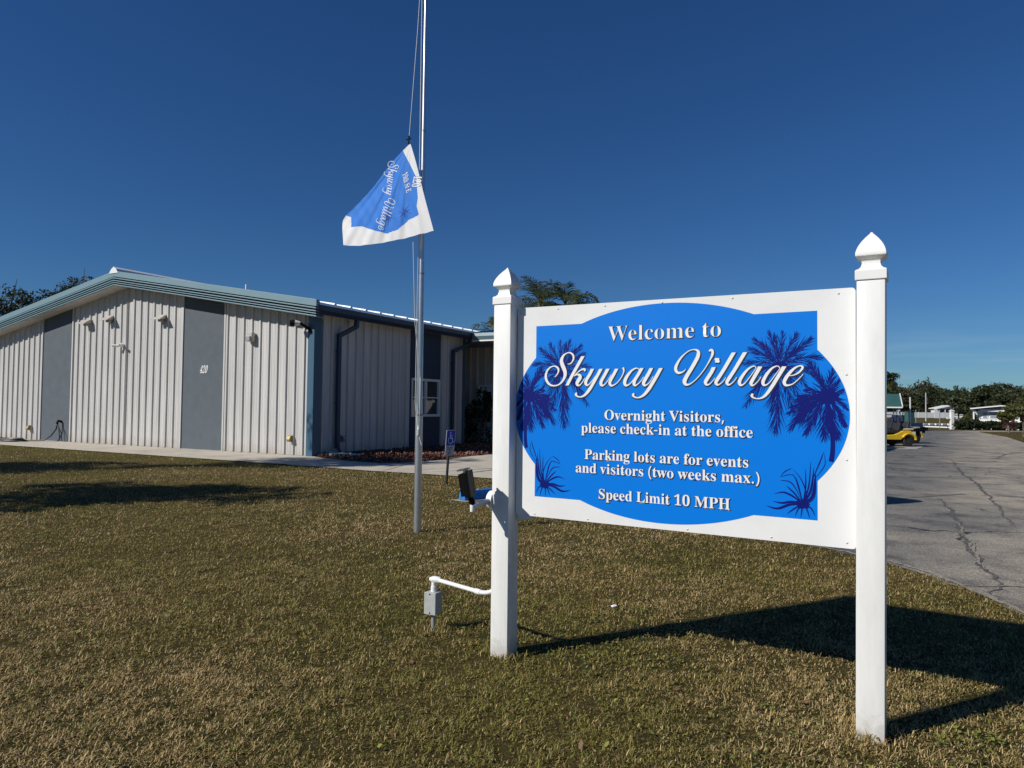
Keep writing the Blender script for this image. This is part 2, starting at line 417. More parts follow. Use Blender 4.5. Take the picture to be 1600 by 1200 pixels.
# ---------------------------------------------------------------- grass blades
def grass():
    P = []
    def area(y0, y1, dens, ex):
        n = int(dens * (y1 - y0) * (y1 + y0) / 2 * 2 * .78)
        y = np.sqrt(rng.uniform(y0 * y0, y1 * y1, n))
        x = rng.uniform(-1, 1, n) * (.78 * y + ex)
        return np.stack([x, y], 1)
    bands = [(1.9, 4.2, 21000, .7, .85), (4.2, 7, 12000, .7, 1.05), (7, 11, 4800, .6, 1.5), (11, 16.5, 1900, .5, 2.0), (16.5, 27, 750, .4, 2.8)]
    xs, sc = [], []
    for y0, y1, d, ex, s in bands:
        a = area(y0, y1, d, ex); xs.append(a); sc.append(np.full(len(a), s))
    # far verge beyond the road on the right, and the far side of the road
    n = 9000; a = np.stack([rng.uniform(24, 62, n), rng.uniform(30, 63, n)], 1); xs.append(a); sc.append(np.full(n, 5.0))
    p = np.concatenate(xs); s = np.concatenate(sc)
    x, y = p[:, 0], p[:, 1]
    bx = (x - B_ORIG.x) * .878 - (y - B_ORIG.y) * .479; by = (x - B_ORIG.x) * .479 + (y - B_ORIG.y) * .878
    lane = in_poly(x + rng.normal(0, .03, len(x)), y + rng.normal(0, .03, len(x)), ASPHALT)
    ok = ~lane & ~in_poly(x, y, WALK) & ~in_poly(x, y, MULCH) & ~((bx < 12) & (by > -.02) & (y < 40))
    ok &= ~((np.abs(x + 1.145) < .07) & (np.abs(y - 8.8) < .07))
    bare = np.hypot((x + 1.1) / .36, (y - 8.78) / .24)
    ok &= (bare > 1) | (rng.random(len(x)) < .35)
    ok &= ~in_poly(x, y, [(-1.05, 11.72), (-.72, 11.52), (-.25, 12.05), (-.3, 12.3)])
    # thatch is patchy: clumps and thin spots
    cl = vnoise(x, y, 9, 1) * .6 + vnoise(x, y, 23, 2) * .4
    ok &= rng.random(len(x)) < np.clip(.22 + 1.4 * (cl - .2), .18, 1)
    x, y, s, cl = x[ok], y[ok], s[ok], cl[ok]; bx, by = bx[ok], by[ok]
    n = len(x)
    near_post = np.minimum(np.hypot(x + .03, y - 4.49), np.minimum(np.hypot(x - 1.735, y - 3.43), np.hypot(x + .524, y - 4.96)))
    ln = (rng.gamma(3, .0046, n) + .007) * (.55 + .8 * cl) * (.8 + .2 * s)
    ln *= np.where(near_post < .16, 1.45, 1)
    wd = rng.uniform(.0024, .0056, n) * (.35 + .65 * s)
    az = rng.uniform(0, 2 * pi, n); lean = np.clip(rng.uniform(.45, 1.65, n), .1, 1.5)
    lean = np.where(near_post < .16, lean * .55, lean)
    dx, dy = np.cos(az), np.sin(az); px, py = -dy, dx
    z0 = rng.uniform(-.006, .020, n) * (.5 + cl)
    def pt(t, bend, wf, sg):
        l = ln * t; a = lean * (.75 + bend * .5)
        h = l * np.sin(a); v = l * np.cos(np.clip(a, 0, 1.5)) + .1 * l
        return np.stack([x + dx * h + sg * px * wd * wf, y + dy * h + sg * py * wd * wf, z0 + v], 1)
    V = np.stack([pt(0, 0, .5, -1), pt(0, 0, .5, 1), pt(.55, .3, .42, -1), pt(.55, .3, .42, 1), pt(1, 1, 0, 1)], 1).reshape(-1, 3)
    o = np.arange(n)[:, None] * 5
    T = np.concatenate([o + [0, 1, 3], o + [0, 3, 2], o + [2, 3, 4]], 1).reshape(-1, 3)
    # colour of each blade: straw, olive or green, in patches
    g = .55 * vnoise(x, y, .55, 5) + .3 * vnoise(x, y, 1.7, 6) + .15 * vnoise(x, y, 5, 7)
    strip = np.exp(-((by + 3.0) / 1.5) ** 2) * (bx < 3) * .35
    fg = np.exp(-((x - .5) ** 2 / 2.2 + (y - 3.4) ** 2 / 2.5)) * .07
    g = (g - .5) * .95 + .37 + strip + fg
    tint = np.clip(g + rng.normal(0, .27, n), 0, 1)
    tint = np.where(rng.random(n) < .035, .02, tint)
    tint = np.repeat(tint, 5)
    m = leaf_mat('grass_blade', (.66, .475, .23), (.275, .21, .062), (.25, .26, .042), trans=.22, rough=.6)
    cr = m.node_tree.nodes['Color Ramp'].color_ramp
    cr.elements[1].position = .42
    e = cr.elements.new(.7); e.color = (.18, .15, .03, 1)
    ob = np_mesh('grass', V, T, m, tint=tint)
    tag(ob, kind='stuff', label='short patchy olive and straw coloured lawn grass', cat='grass')
    return ob
grass()
def weeds():
    # low broad-leaved weeds in loose patches, and a few fallen leaves
    c = np.concatenate([np.stack([rng.uniform(-4, 5, 260), rng.uniform(2.2, 8, 260)], 1), np.stack([rng.normal(.3, .6, 70), rng.normal(4.9, .5, 70)], 1), np.stack([rng.normal(2.2, .8, 90), rng.normal(3.1, .5, 90)], 1)])
    k = rng.integers(0, len(c), 5200); p = c[k] + rng.normal(0, .055, (5200, 2))
    p = p[~in_poly(p[:, 0], p[:, 1], ASPHALT)]; n = len(p); fallen = rng.random(n) < .06
    p[fallen] = np.stack([rng.uniform(-5, 3.8, fallen.sum()), rng.uniform(2.2, 11, fallen.sum())], 1)
    s = np.where(fallen, rng.uniform(.012, .024, n), rng.uniform(.006, .014, n))[:, None]; a = rng.uniform(0, 2 * pi, n)
    u = np.stack([np.cos(a), np.sin(a), rng.normal(0, .35, n)], 1); v = np.stack([-np.sin(a), np.cos(a), rng.normal(0, .35, n)], 1)
    P = np.stack([p[:, 0], p[:, 1], rng.uniform(.014, .034, n)], 1)
    V = np.stack([P - u * s, P - u * s * .3 + v * s * .55, P + u * s * .5 + v * s * .45, P + u * s, P + u * s * .5 - v * s * .45, P - u * s * .3 - v * s * .55], 1).reshape(-1, 3)
    o = np.arange(n)[:, None] * 6; T = np.concatenate([o + [0, 1, 5], o + [1, 2, 5], o + [2, 4, 5], o + [2, 3, 4]], 1).reshape(-1, 3)
    ti = np.where(fallen, rng.uniform(0, .2, n), np.clip(rng.normal(.7, .18, n), .35, 1))
    m = leaf_mat('weed_leaf', (.22, .12, .06), (.09, .13, .025), (.28, .30, .05), trans=.2)
    tag(np_mesh('weeds', V, T, m, tint=np.repeat(ti, 6)), kind='stuff', label='small broad leaved weeds and fallen leaves in the lawn', cat='weeds')
weeds()
t = thing('paper_scrap', 'tiny white scrap of paper lying in the grass under the board', 'litter', (.80, 5.50, .03), .4)
_s = MB(); _s.add([(-.022, -.012, .0), (.02, -.016, .006), (.024, .012, .012), (-.018, .014, .004), (0, 0, .014)], [(0, 1, 4), (1, 2, 4), (2, 3, 4), (3, 0, 4)]); _s.build('paper', mat('paper_white', (.8, .8, .8), .7), t)

def lava():
    n = 5200
    mn = np.array(MULCH).min(0); mx_ = np.array(MULCH).max(0)
    p = rng.uniform(mn, mx_, (n * 3, 2)); p = p[in_poly(p[:, 0], p[:, 1], MULCH)]
    bx = (p[:, 0] - B_ORIG.x) * .878 - (p[:, 1] - B_ORIG.y) * .479
    p = p[bx < 7][:n]; n = len(p)
    base = np.array([(1, 0, 0), (-1, 0, 0), (0, 1, 0), (0, -1, 0), (0, 0, 1), (0, 0, -1)], float)
    tr = np.array([(0, 2, 4), (2, 1, 4), (1, 3, 4), (3, 0, 4), (2, 0, 5), (1, 2, 5), (3, 1, 5), (0, 3, 5)])
    sz = rng.uniform(.022, .06, n)
    V = base[None] * sz[:, None, None] * rng.uniform(.5, 1.2, (n, 6, 1)) + rng.normal(0, .008, (n, 6, 3))
    a = rng.uniform(0, 2 * pi, n); c, s_ = np.cos(a)[:, None], np.sin(a)[:, None]
    X = V[..., 0] * c - V[..., 1] * s_; Y = V[..., 0] * s_ + V[..., 1] * c
    V = np.stack([X + p[:, :1], Y + p[:, 1:], V[..., 2] + .06 + rng.uniform(-.02, .03, n)[:, None]], 2).reshape(-1, 3)
    T = (tr[None] + (np.arange(n) * 6)[:, None, None]).reshape(-1, 3)
    m = leaf_mat('lava_rock', (.065, .026, .018), (.17, .070, .045), (.34, .20, .14), trans=0, rough=.9)
    o = np_mesh('lava_rock', V, T, m, tint=np.repeat(np.clip(rng.normal(.45, .25, n), 0, 1), 6))
    tag(o, kind='stuff', label='red brown lava rock mulch in the bed beside the building', cat='mulch')
sheet('mulch_bed', MULCH, .03, mat('mulch_soil', (.12, .05, .035), .95, var=.5, vscale=25))
lava()
# ---------------------------------------------------------------- community building
M_SIDING = mat('siding_white', (.55, .525, .49), .55, var=.05, vscale=1.2, dirt=(.43, .41, .37), dscale=.8, dlo=.5, dhi=.8)
M_STUCCO = mat('slate_stucco', (.090, .108, .125), .85, var=.08, vscale=3, bump=.25, bscale=90)
M_TEAL = mat('trim_teal', (.175, .275, .31), .45, var=.04, vscale=2)
M_TRIMD = mat('trim_blue', (.04, .105, .165), .45, var=.05, vscale=2)
M_GROOVE = mat('fascia_groove', (.010, .016, .02), .8)
M_GALV = mat('galvalume', (.62, .64, .66), .38, .85, var=.08, vscale=3)
M_ROOFW = mat('roof_white', (.78, .78, .76), .5, var=.05, vscale=2)
M_WHITE = mat('vinyl_white', (.80, .79, .75), .38, var=.02, vscale=6, dirt=(.70, .68, .62), dscale=3, dlo=.55, dhi=.85)
M_FRAME = mat('window_white', (.72, .73, .72), .5)
M_NAVY = mat('downspout_blue', (.018, .042, .085), .5)
M_DARK = mat('dark_plastic', (.005, .005, .0055), .6, spec=.12)
M_GREYM = mat('grey_metal', (.34, .34, .34), .45, .3)
def weathered(name, col, kind):
    # siding: rain streaks down the sheet and splashed soil at its foot; posts: soil splash at the foot
    m = bpy.data.materials.new(name); m.use_nodes = True; t = m.node_tree; b = t.nodes['Principled BSDF']; L = t.links
    b.inputs['Roughness'].default_value = .5 if kind == 'siding' else .38
    g = t.nodes.new('ShaderNodeNewGeometry'); mp = t.nodes.new('ShaderNodeMapping'); mp.inputs['Scale'].default_value = (5, 5, .35) if kind == 'siding' else (20, 20, 3)
    L.new(g.outputs['Position'], mp.inputs[0]); n = t.nodes.new('ShaderNodeTexNoise'); n.inputs['Scale'].default_value = 1.0; n.inputs['Detail'].default_value = 8; n.inputs['Roughness'].default_value = .65; L.new(mp.outputs[0], n.inputs['Vector'])
    r = t.nodes.new('ShaderNodeValToRGB'); r.color_ramp.elements[0].position = .34; r.color_ramp.elements[1].position = .66
    k = .80 if kind == 'siding' else .95
    r.color_ramp.elements[0].color = (*[c * k for c in col], 1); r.color_ramp.elements[1].color = (*[min(.85, c * 1.06) for c in col], 1); L.new(n.outputs['Fac'], r.inputs[0])
    s = t.nodes.new('ShaderNodeSeparateXYZ'); L.new(g.outputs['Position'], s.inputs[0])
    n2 = t.nodes.new('ShaderNodeTexNoise'); n2.inputs['Scale'].default_value = 3 if kind == 'siding' else 28; n2.inputs['Detail'].default_value = 8; L.new(g.outputs['Position'], n2.inputs['Vector'])
    h = .45 if kind == 'siding' else .16
    ma = t.nodes.new('ShaderNodeMath'); ma.operation = 'MULTIPLY_ADD'; L.new(n2.outputs['Fac'], ma.inputs[0]); ma.inputs[1].default_value = -h * 1.5; L.new(s.outputs[2], ma.inputs[2])
    mr = t.nodes.new('ShaderNodeMapRange'); L.new(ma.outputs[0], mr.inputs['Value']); mr.inputs['From Min'].default_value = h * .1; mr.inputs['From Max'].default_value = -h * .8; mr.inputs['To Max'].default_value = .55
    x = t.nodes.new('ShaderNodeMix'); x.data_type = 'RGBA'; L.new(mr.outputs[0], x.inputs[0]); L.new(r.outputs[0], x.inputs[6]); x.inputs[7].default_value = (.32, .27, .20, 1); L.new(x.outputs[2], b.inputs['Base Color'])
    MATS[name] = m
    return m
M_SIDING = weathered('siding_sheet', (.55, .535, .51), 'siding')
M_POSTW = weathered('post_vinyl', (.79, .78, .74), 'post')
def glass_mat():
    m = bpy.data.materials.new('window_glass'); m.use_nodes = True; b = m.node_tree.nodes['Principled BSDF']
    b.inputs['Base Color'].default_value = (.02, .03, .03, 1); b.inputs['Roughness'].default_value = .02; b.inputs['Specular IOR Level'].default_value = 1.0
    return m
M_GLASS = glass_mat()

hall = thing('community_building', 'long gabled metal building with white ribbed walls, slate panels and teal roof trim', 'building', tuple(B_ORIG), B_ROT)
def ztop(x): return 6.10 - .167 * abs(x + 9)
def zsof(x): return ztop(x) - .42
def ribbed(x0, x1, zb, zt, period=.375):
    """profile along a wall: wide flat, narrow raised rib with sloped sides"""
    out = []; x = x0
    out.append((x0, 0))
    k = math.ceil(x0 / period)
    while k * period < x1 - .02:
        c = k * period
        for dx, d in ((-.05, 0), (-.034, .046), (.03, .046), (.046, 0)):
            if x0 < c + dx < x1: out.append((c + dx, d))
        # small stiffening bead between the ribs
        for q in (.125, .25):
            for dx, d in ((-.014, 0), (0, .006), (.014, 0)):
                if x0 < c + q + dx < x1: out.append((c + q + dx, d))
        k += 1
    out.append((x1, 0))
    return out
def siding_front(x0, x1, y=0):
    mb = MB(); pr = ribbed(x0, x1, 0, 0)
    if x0 < -9 < x1: pr = sorted(pr + [(-9, 0)])
    vs = []
    for x, d in pr: vs += [(x, y - d, 0.03), (x, y - d, zsof(x) + .03)]
    mb.add(vs, [(2 * i, 2 * i + 2, 2 * i + 3, 2 * i + 1) for i in range(len(pr) - 1)])
    return mb.build('wall_siding', M_SIDING, hall)
siding_front(-3.85, -.2); siding_front(-12.33, -5.94); siding_front(-18, -14.37)
for x0, x1 in ((-5.94, -3.85), (-14.37, -12.33)):
    mb = MB(); mb.prism([(x0, .0), (x1, .0), (x1, zsof(x1) + .03), (x0, zsof(x0) + .03)], 'y', -.015, .2)
    mb.build('wall_panel', M_STUCCO, hall, label='flat slate blue stucco panel')
    j = MB()
    for x in (x0, x1): j.box(x - .035, x + .035, -.05, -.0, 0.02, zsof(x) + .0)
    j.build('panel_edge_trim', M_SIDING, hall)
mb = MB(); mb.box(-18, -.1, -.03, .1, 0, .035); mb.build('base_flashing', M_GREYM, hall)
mb = MB(); mb.box(-.2, .055, -.05, .28, 0.0, 4.28); mb.build('corner_trim', M_TRIMD, hall, bevel=.01)
# side wall (faces right, in shade)
def siding_side(y0, y1, z1=4.35):
    mb = MB(); pr = ribbed(y0, y1, 0, 0)
    vs = []
    for y, d in pr: vs += [(d, y, .03), (d, y, z1)]
    mb.add(vs, [(2 * i, 2 * i + 2, 2 * i + 3, 2 * i + 1) for i in range(len(pr) - 1)])
    return mb.build('wall_siding', M_SIDING, hall)
siding_side(.28, 4.75); siding_side(6.62, 8.2)
mb = MB(); mb.box(-.12, .05, 8.2, 8.34, 0, 4.28); mb.build('corner_trim', M_TRIMD, hall, bevel=.01)
mb = MB(); mb.box(-2.5, -2.4, 8.3, 10.6, 0, 4.3); mb.box(-2.4, -.12, 8.24, 8.34, 0, 4.3); mb.build('alcove_wall', M_SIDING, hall)
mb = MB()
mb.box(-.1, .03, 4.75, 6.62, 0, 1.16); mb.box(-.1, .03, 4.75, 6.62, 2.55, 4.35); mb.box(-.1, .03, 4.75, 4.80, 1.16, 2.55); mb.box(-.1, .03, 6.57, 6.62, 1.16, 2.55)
mb.build('wall_panel', mat('slate_shaded', (.035, .05, .09), .8), hall, label='slate panel round the window, darkened to navy for its shade')  # slate panel; the navy tone puts the side wall's shade into its colour
wf = MB()
for a, b, c, d in ((4.80, 6.57, 1.16, 1.25), (4.80, 6.57, 2.46, 2.55), (4.80, 4.88, 1.25, 2.46), (6.49, 6.57, 1.25, 2.46), (5.64, 5.73, 1.25, 2.46)):
    wf.box(-.06, .06, a, b, c, d)
win = wf.build('window', M_FRAME, hall, bevel=.006)
pn = MB()
for a, b in ((4.88, 5.64), (5.73, 6.49)): pn.box(-.035, -.03, a, b, 1.25, 2.46)
pn.build('pane', M_GLASS, win)
bl_ = MB()
for a, b in ((4.88, 5.64), (5.73, 6.49)): bl_.box(.062, .072, a - .03, b + .03, 1.84, 1.88)
bl_.build('meeting_rail', M_FRAME, win)
# back, left and hidden walls, interior floor
mb = MB()
mb.box(-18.0, -17.9, .02, 28, 0, 4.5); mb.box(-18, 0, 27.9, 28, 0, 4.3); mb.box(-2.5, -2.42, 10.62, 28, 0, 4.3)
mb.build('rear_walls', M_SIDING, hall)
# roof: two slopes with standing ribs
def slope(sgn):
    mb = MB(); xe = -9 + sgn * 9.62
    ys = []; y = -.55
    while y < 28.4:
        ys += [(y, 0), (y + .03, .05), (y + .09, .05), (y + .12, 0)]; y += .70
    ys.append((28.4, 0)); vs = []
    for y, d in ys: vs += [(-9, y, 6.12 + d), (xe, y, 6.12 - .167 * 9.62 + d)]
    for y, d in ys: vs += [(-9, y, 6.05), (xe, y, 6.05 - .167 * 9.62)]
    n = len(ys)
    mb.add(vs, [(2 * i, 2 * i + 1, 2 * i + 3, 2 * i + 2) for i in range(n - 1)] + [(2 * n + 2 * i, 2 * n + 2 * i + 1, 2 * n + 2 * i + 3, 2 * n + 2 * i + 2) for i in range(n - 1)]
           + [(2 * i + 1, 2 * i + 3, 2 * n + 2 * i + 3, 2 * n + 2 * i + 1) for i in range(n - 1)])
    return mb
rb = slope(1); s2 = slope(-1); rb.add(s2.v, s2.f)
roof = rb.build('roof', M_GALV, hall)
mb = MB(); mb.prism([(-9.26, 6.10), (-9.14, 6.25), (-9, 6.33), (-8.86, 6.25), (-8.74, 6.10)], 'y', -.60, 28.45); mb.build('ridge_cap', M_ROOFW, roof)
mb = MB(); mb.tube([(-7.62, 4.0, 5.7), (-7.62, 4.0, 6.33)], .03, 10); mb.build('vent_pipe', M_WHITE, roof)
# white curled closure at the eave, with a notch at every rib
ev = MB(); y = -.3
while y < 8.0:
    ev.add([(.22, y + .03, 4.60), (.22, y + .66, 4.60), (.58, y + .68, 4.49), (.58, y + .0, 4.49), (.22, y + .03, 4.48), (.22, y + .66, 4.48)], [(0, 1, 2, 3), (1, 5, 2), (0, 3, 4)]); y += .70
ev.build('eave_closure', M_ROOFW, roof)
# gable fascia: stepped profile that follows the slope
def fas(mb, z0, z1, y0, y1, xa=-18.62, xb=.62):
    for a, b in ((xa, -9.0), (-9.0, xb)):
        mb.add([(a, y0, ztop(a) + z0), (b, y0, ztop(b) + z0), (b, y0, ztop(b) + z1), (a, y0, ztop(a) + z1),
                (a, y1, ztop(a) + z0), (b, y1, ztop(b) + z0), (b, y1, ztop(b) + z1), (a, y1, ztop(a) + z1)],
               [(0, 1, 2, 3), (7, 6, 5, 4), (0, 4, 5, 1), (3, 2, 6, 7), (0, 3, 7, 4), (1, 5, 6, 2)])
fm = MB()
fas(fm, -.115, .085, -.58, -.45); fas(fm, -.185, -.148, -.605, -.45); fas(fm, -.270, -.236, -.60, -.45); fas(fm, -.338, -.310, -.59, -.45); fas(fm, -.415, -.380, -.58, -.45)
fa = fm.build('gable_fascia', M_TEAL, hall, bevel=.006)
gm = MB(); fas(gm, -.41, .02, -.49, -.46, -18.6, .6); gm.build('fascia_groove', M_GROOVE, fa)
sm = MB(); fas(sm, -.425, -.405, -.545, .02, -18.6, .35); sm.build('soffit', M_SIDING, hall)
# side gutter and downspouts
gt = MB()
gt.prism([(.30, 4.22), (.48, 4.20), (.60, 4.30), (.62, 4.46), (.56, 4.47), (.56, 4.44), (.30, 4.44)], 'y', -.46, 8.05); 
gut = gt.build('gutter', M_NAVY, hall, bevel=.008)
mb = MB(); mb.box(.0, .32, .0, 8.2, 4.26, 4.30); mb.build('eave_soffit', M_SIDING, hall)
mb = MB(); mb.box(.31, .635, -.475, -.458, 4.19, 4.53); mb.build('gutter_end_cap', M_NAVY, gut)
def downspout(y0, y1, z2=.22):
    mb = MB()
    def seg(a, b, wx, wy):
        a, b = Vector(a), Vector(b); d = (b - a) / 2; u = Vector((1, 0, 0)); v = d.cross(u).normalized()
        mb.obox((a + b) / 2, d, u * wx, v * wy)
    seg((.42, y0, 4.24), (.40, y0, 3.98), .055, .065)
    seg((.40, y0 + .02, 4.01), (.13, y1 - .02, 3.68), .05, .065)
    seg((.118, y1, 3.72), (.118, y1, z2), .05, .065)
    seg((.118, y1, z2 + .06), (.36, y1 - .1, .10), .05, .06)
    for z in (3.2, 1.6): mb.box(.04, .175, y1 - .08, y1 + .08, z, z + .03)
    return mb.build('downspout', M_NAVY, hall, bevel=.006)
downspout(1.40, .95); downspout(8.05, 7.35)
# wing at the back, running to the right behind the sign
def siding_x(x0, x1, y, z0, z1, parent, name='wall_siding'):
    mb = MB(); pr = ribbed(x0, x1, 0, 0); vs = []
    for x, d in pr: vs += [(x, y - d, z0), (x, y - d, z1)]
    mb.add(vs, [(2 * i, 2 * i + 2, 2 * i + 3, 2 * i + 1) for i in range(len(pr) - 1)])
    return mb.build(name, M_SIDING, parent)
DX = -1.77
siding_x(-2.4, 1.05 + DX, 10.6, .03, 4.3, hall); siding_x(1.95 + DX, 10.6, 10.6, .03, 4.3, hall); siding_x(1.05 + DX, 1.95 + DX, 10.6, 2.5, 4.3, hall)
dr = MB()
for a, b, c, d in ((1.05, 1.16, 0, 2.5), (1.84, 1.95, 0, 2.5), (1.16, 1.84, 2.38, 2.5)): dr.box(a + DX, b + DX, 10.52, 10.68, c, d)
door = dr.build('door', M_FRAME, hall, bevel=.006)
mb = MB(); mb.box(1.165 + DX, 1.835 + DX, 10.60, 10.65, .05, .9); mb.box(1.165 + DX, 1.30 + DX, 10.60, 10.65, .9, 2.2); mb.box(1.70 + DX, 1.835 + DX, 10.60, 10.65, .9, 2.2); mb.box(1.165 + DX, 1.835 + DX, 10.60, 10.65, 2.2, 2.375); mb.build('door_leaf', M_FRAME, door)
mb = MB(); mb.box(1.3 + DX, 1.7 + DX, 10.62, 10.63, .9, 2.2); mb.build('pane', M_GLASS, door)
mb = MB(); mb.box(10.5, 10.6, 10.62, 17, 0, 4.4); mb.box(0, 10.6, 16.9, 17, 0, 4.3); mb.build('wing_walls', M_SIDING, hall)
wr = MB()
xs = []; x = .55
while x < 11.0: xs += [(x, 0), (x + .02, .045), (x + .06, .045), (x + .08, 0)]; x += .42
xs.append((11.0, 0)); n = len(xs); vs = []
for x, d in xs: vs += [(x, 8.05, 4.44 + d), (x, 12.6, 5.20 + d), (x, 17.2, 4.44 + d)]
wr.add(vs, [(3 * i + k, 3 * i + 3 + k, 3 * i + 4 + k, 3 * i + 1 + k) for i in range(n - 1) for k in (0, 1)])
wroof = wr.build('wing_roof', mat('roof_grey', (.22, .26, .29), .4, .5, var=.1, vscale=2), hall)
mb = MB(); mb.box(.0, 11.05, 12.3, 13.0, 5.05, 5.42); mb.build('ridge_vent', M_ROOFW, wroof, bevel=.02)
wg = MB(); wg.prism([(8.05, 4.40), (7.90, 4.42), (7.88, 4.30), (7.95, 4.18), (8.10, 4.16)], 'x', .64, 11.0); wg.build('wing_gutter', M_TEAL, hall)
mb = MB(); mb.box(.62, 11.0, 7.93, 8.08, 4.10, 4.155); mb.build('wing_fascia', M_ROOFW, hall)
mb = MB(); mb.box(-2.4, 11.0, 8.36, 10.55, 4.11, 4.15); mb.build('porch_ceiling', mat('porch_dark', (.20, .20, .20), .8), hall)
for x in (4.2, 7.4, 10.6):
    mb = MB(); mb.box(x, x + .15, 8.1, 8.25, .02, 4.11); mb.build('porch_post', M_FRAME, hall, bevel=.01)

# things fixed to or lying by the walls
def hl(x, y, z): a = bl(x, y); return (a[0], a[1], z)
M_BEIGE = mat('lamp_beige', (.46, .43, .38), .5)
def wedge_lamp(x, z, lab, first=[None]):
    if first[0] is None:
        t = thing('wall_lamp', lab, 'wall lamp', hl(x, -.036, z), B_ROT, 'wedge lamps in a row high on the gable wall')
        mb = MB()
        mb.add([(-.16, 0, .10), (.16, 0, .10), (-.26, -.30, -.08), (.26, -.30, -.08), (-.26, -.30, -.11), (.26, -.30, -.11), (-.16, 0, -.04), (.16, 0, -.04)],
               [(0, 1, 3, 2), (2, 3, 5, 4), (4, 5, 7, 6), (0, 2, 4, 6), (1, 7, 5, 3), (0, 6, 7, 1)])
        mb.build('lamp_hood', M_BEIGE, t, bevel=.008)
        mb = MB(); mb.box(-.10, .10, -.14, .0, -.16, -.045); mb.build('lamp_housing', M_GREYM, t, bevel=.01)
        first[0] = t
    else:
        t = copy_tree(first[0]); t.location = hl(x, -.036, z); t['label'] = lab
    return t
wedge_lamp(-11.34, 4.55, 'leftmost of three wedge lamps, next to the left slate panel')
wedge_lamp(-9.96, 4.62, 'middle wedge lamp just left of the roof peak, above the white camera')
wedge_lamp(-6.98, 4.50, 'rightmost wedge lamp, close to the wide right slate panel')
t = thing('security_camera', 'small white double camera under the roof peak on ribbed wall', 'camera', hl(-9.23, -.036, 3.6), B_ROT)
mb = MB(); mb.lathe([(.075, 0), (.075, -.05), (.05, -.09)], n=14, axis='y'); mb.build('camera_base', M_WHITE, t, smooth=True)
for s in (-1, 1):
    mb = MB(); mb.tube([(0, -.08, 0), (s * .09, -.12, -.03)], .02, 8); mb.tube([(s * .06, -.1, -.02), (s * .22, -.24, -.02)], .045, 12); mb.build('camera_head', M_WHITE, t, smooth=True)
t = thing('junction_box', 'square beige box lamp on the ribbed wall right of the house number', 'wall lamp', hl(-2.58, -.036, 3.65), B_ROT)
mb = MB(); mb.box(-.12, .12, -.14, 0, -.14, .14); mb.build('box_body', M_BEIGE, t, bevel=.015)
mb = MB(); mb.box(-.09, .09, -.20, -.141, -.13, .02); mb.build('lamp_lens', M_GREYM, t, bevel=.01)
t = thing('flood_lamp', 'dark swivel flood lamp with white cone at the building corner under the eave', 'wall lamp', hl(-.08, -.052, 3.86), B_ROT)
mb = MB(); mb.tube([(0, 0, -.16), (-.05, -.05, -.05), (-.22, -.22, .10)], [.05, .05, .04], 10); mb.build('lamp_arm', M_DARK, t, smooth=True)
mb = MB(); mb.tube([(-.22, -.22, .10), (-.34, -.30, .11)], [.05, .09], 12); mb.build('lamp_cone', M_WHITE, t, smooth=True)
mb = MB(); mb.tube([(-.341, -.301, .11), (-.46, -.37, .10)], [.085, .10], 12); mb.build('lamp_head', M_DARK, t, smooth=True)
M_BRASS = mat('weathered_brass', (.30, .23, .10), .5, .4)
def outlet(x, z, lab, front=True):
    t = thing('outlet_cover', lab, 'outlet box', hl(x, -.036, z) if front else hl(.036, x, z), B_ROT if front else B_ROT + pi / 2, 'weatherproof outlet boxes low on the walls')
    mb = MB(); mb.box(-.07, .07, -.06, 0, -.10, .10); mb.build('box_body', M_BRASS if front else M_GREYM, t, bevel=.01)
    mb = MB(); mb.prism([(-.061, -.08), (-.13, -.09), (-.15, -.02), (-.10, .08), (-.061, .09)], 'x', -.06, .06); mb.build('flip_cover', M_BRASS if front else M_GREYM, t, bevel=.008)
outlet(-15.04, .50, 'brass coloured outlet box low on the leftmost ribbed wall')
outlet(-.80, .52, 'brass coloured outlet box low beside the blue corner trim')
outlet(1.25, .50, 'grey outlet box low on the shaded side wall by the downspout', False)
t = thing('garden_hose', 'black hose hung on a hook and coiled on the walkway by left slate panel', 'hose', hl(-12.92, -.02, 0), B_ROT)
mb = MB(); mb.tube([(0, 0, .78), (-.0, -.12, .82), (-.02, -.16, .70)], .05, 8); mb.build('hose_tap', M_DARK, t, smooth=True)
mb = MB()
mb.tube([(-.02, -.14, .70), (-.06, -.16, .50), (-.3, -.2, .25), (-.62, -.28, .06), (-1.0, -.5, .045), (-1.5, -.7, .04)], .026, 8)
mb.tube([(0, -.14, .68), (.10, -.14, .45), (.16, -.14, .06)], .018, 8); mb.tube([(.0, -.16, .68), (.28, -.15, .35), (.30, -.14, .05)], .018, 8)
for k in range(7):
    r0 = .62 + .09 * sin(k * 2.1); pts = [(-1.75 + (r0 + .04 * sin(3 * a + k)) * 1.25 * cos(a) + .05 * sin(k), -.98 + (r0 * .55 + .03 * cos(2 * a + k)) * sin(a), .05 + .022 * (k % 4) + .008 * sin(2 * a)) for a in [2 * pi * i / 26 for i in range(27)]]
    mb.tube(pts, .024, 6)
mb.build('hose_tube', mat('hose_rubber', (.02, .021, .02), .5), t, smooth=True)
t = thing('splash_block', 'white concrete splash block under the corner downspout', 'splash block', hl(.62, .55, .03), B_ROT + .5)
mb = MB(); mb.box(-.30, .30, -.14, .14, 0, .045); mb.box(-.30, .30, -.14, -.10, .045, .085); mb.box(-.30, .30, .10, .14, .045, .085); mb.build('block_trough', M_WHITE, t, bevel=.008)
mb = MB(); mb.box(.33, .62, -.10, .12, 0, .06); mb.build('block_end', M_WHITE, t, bevel=.008)

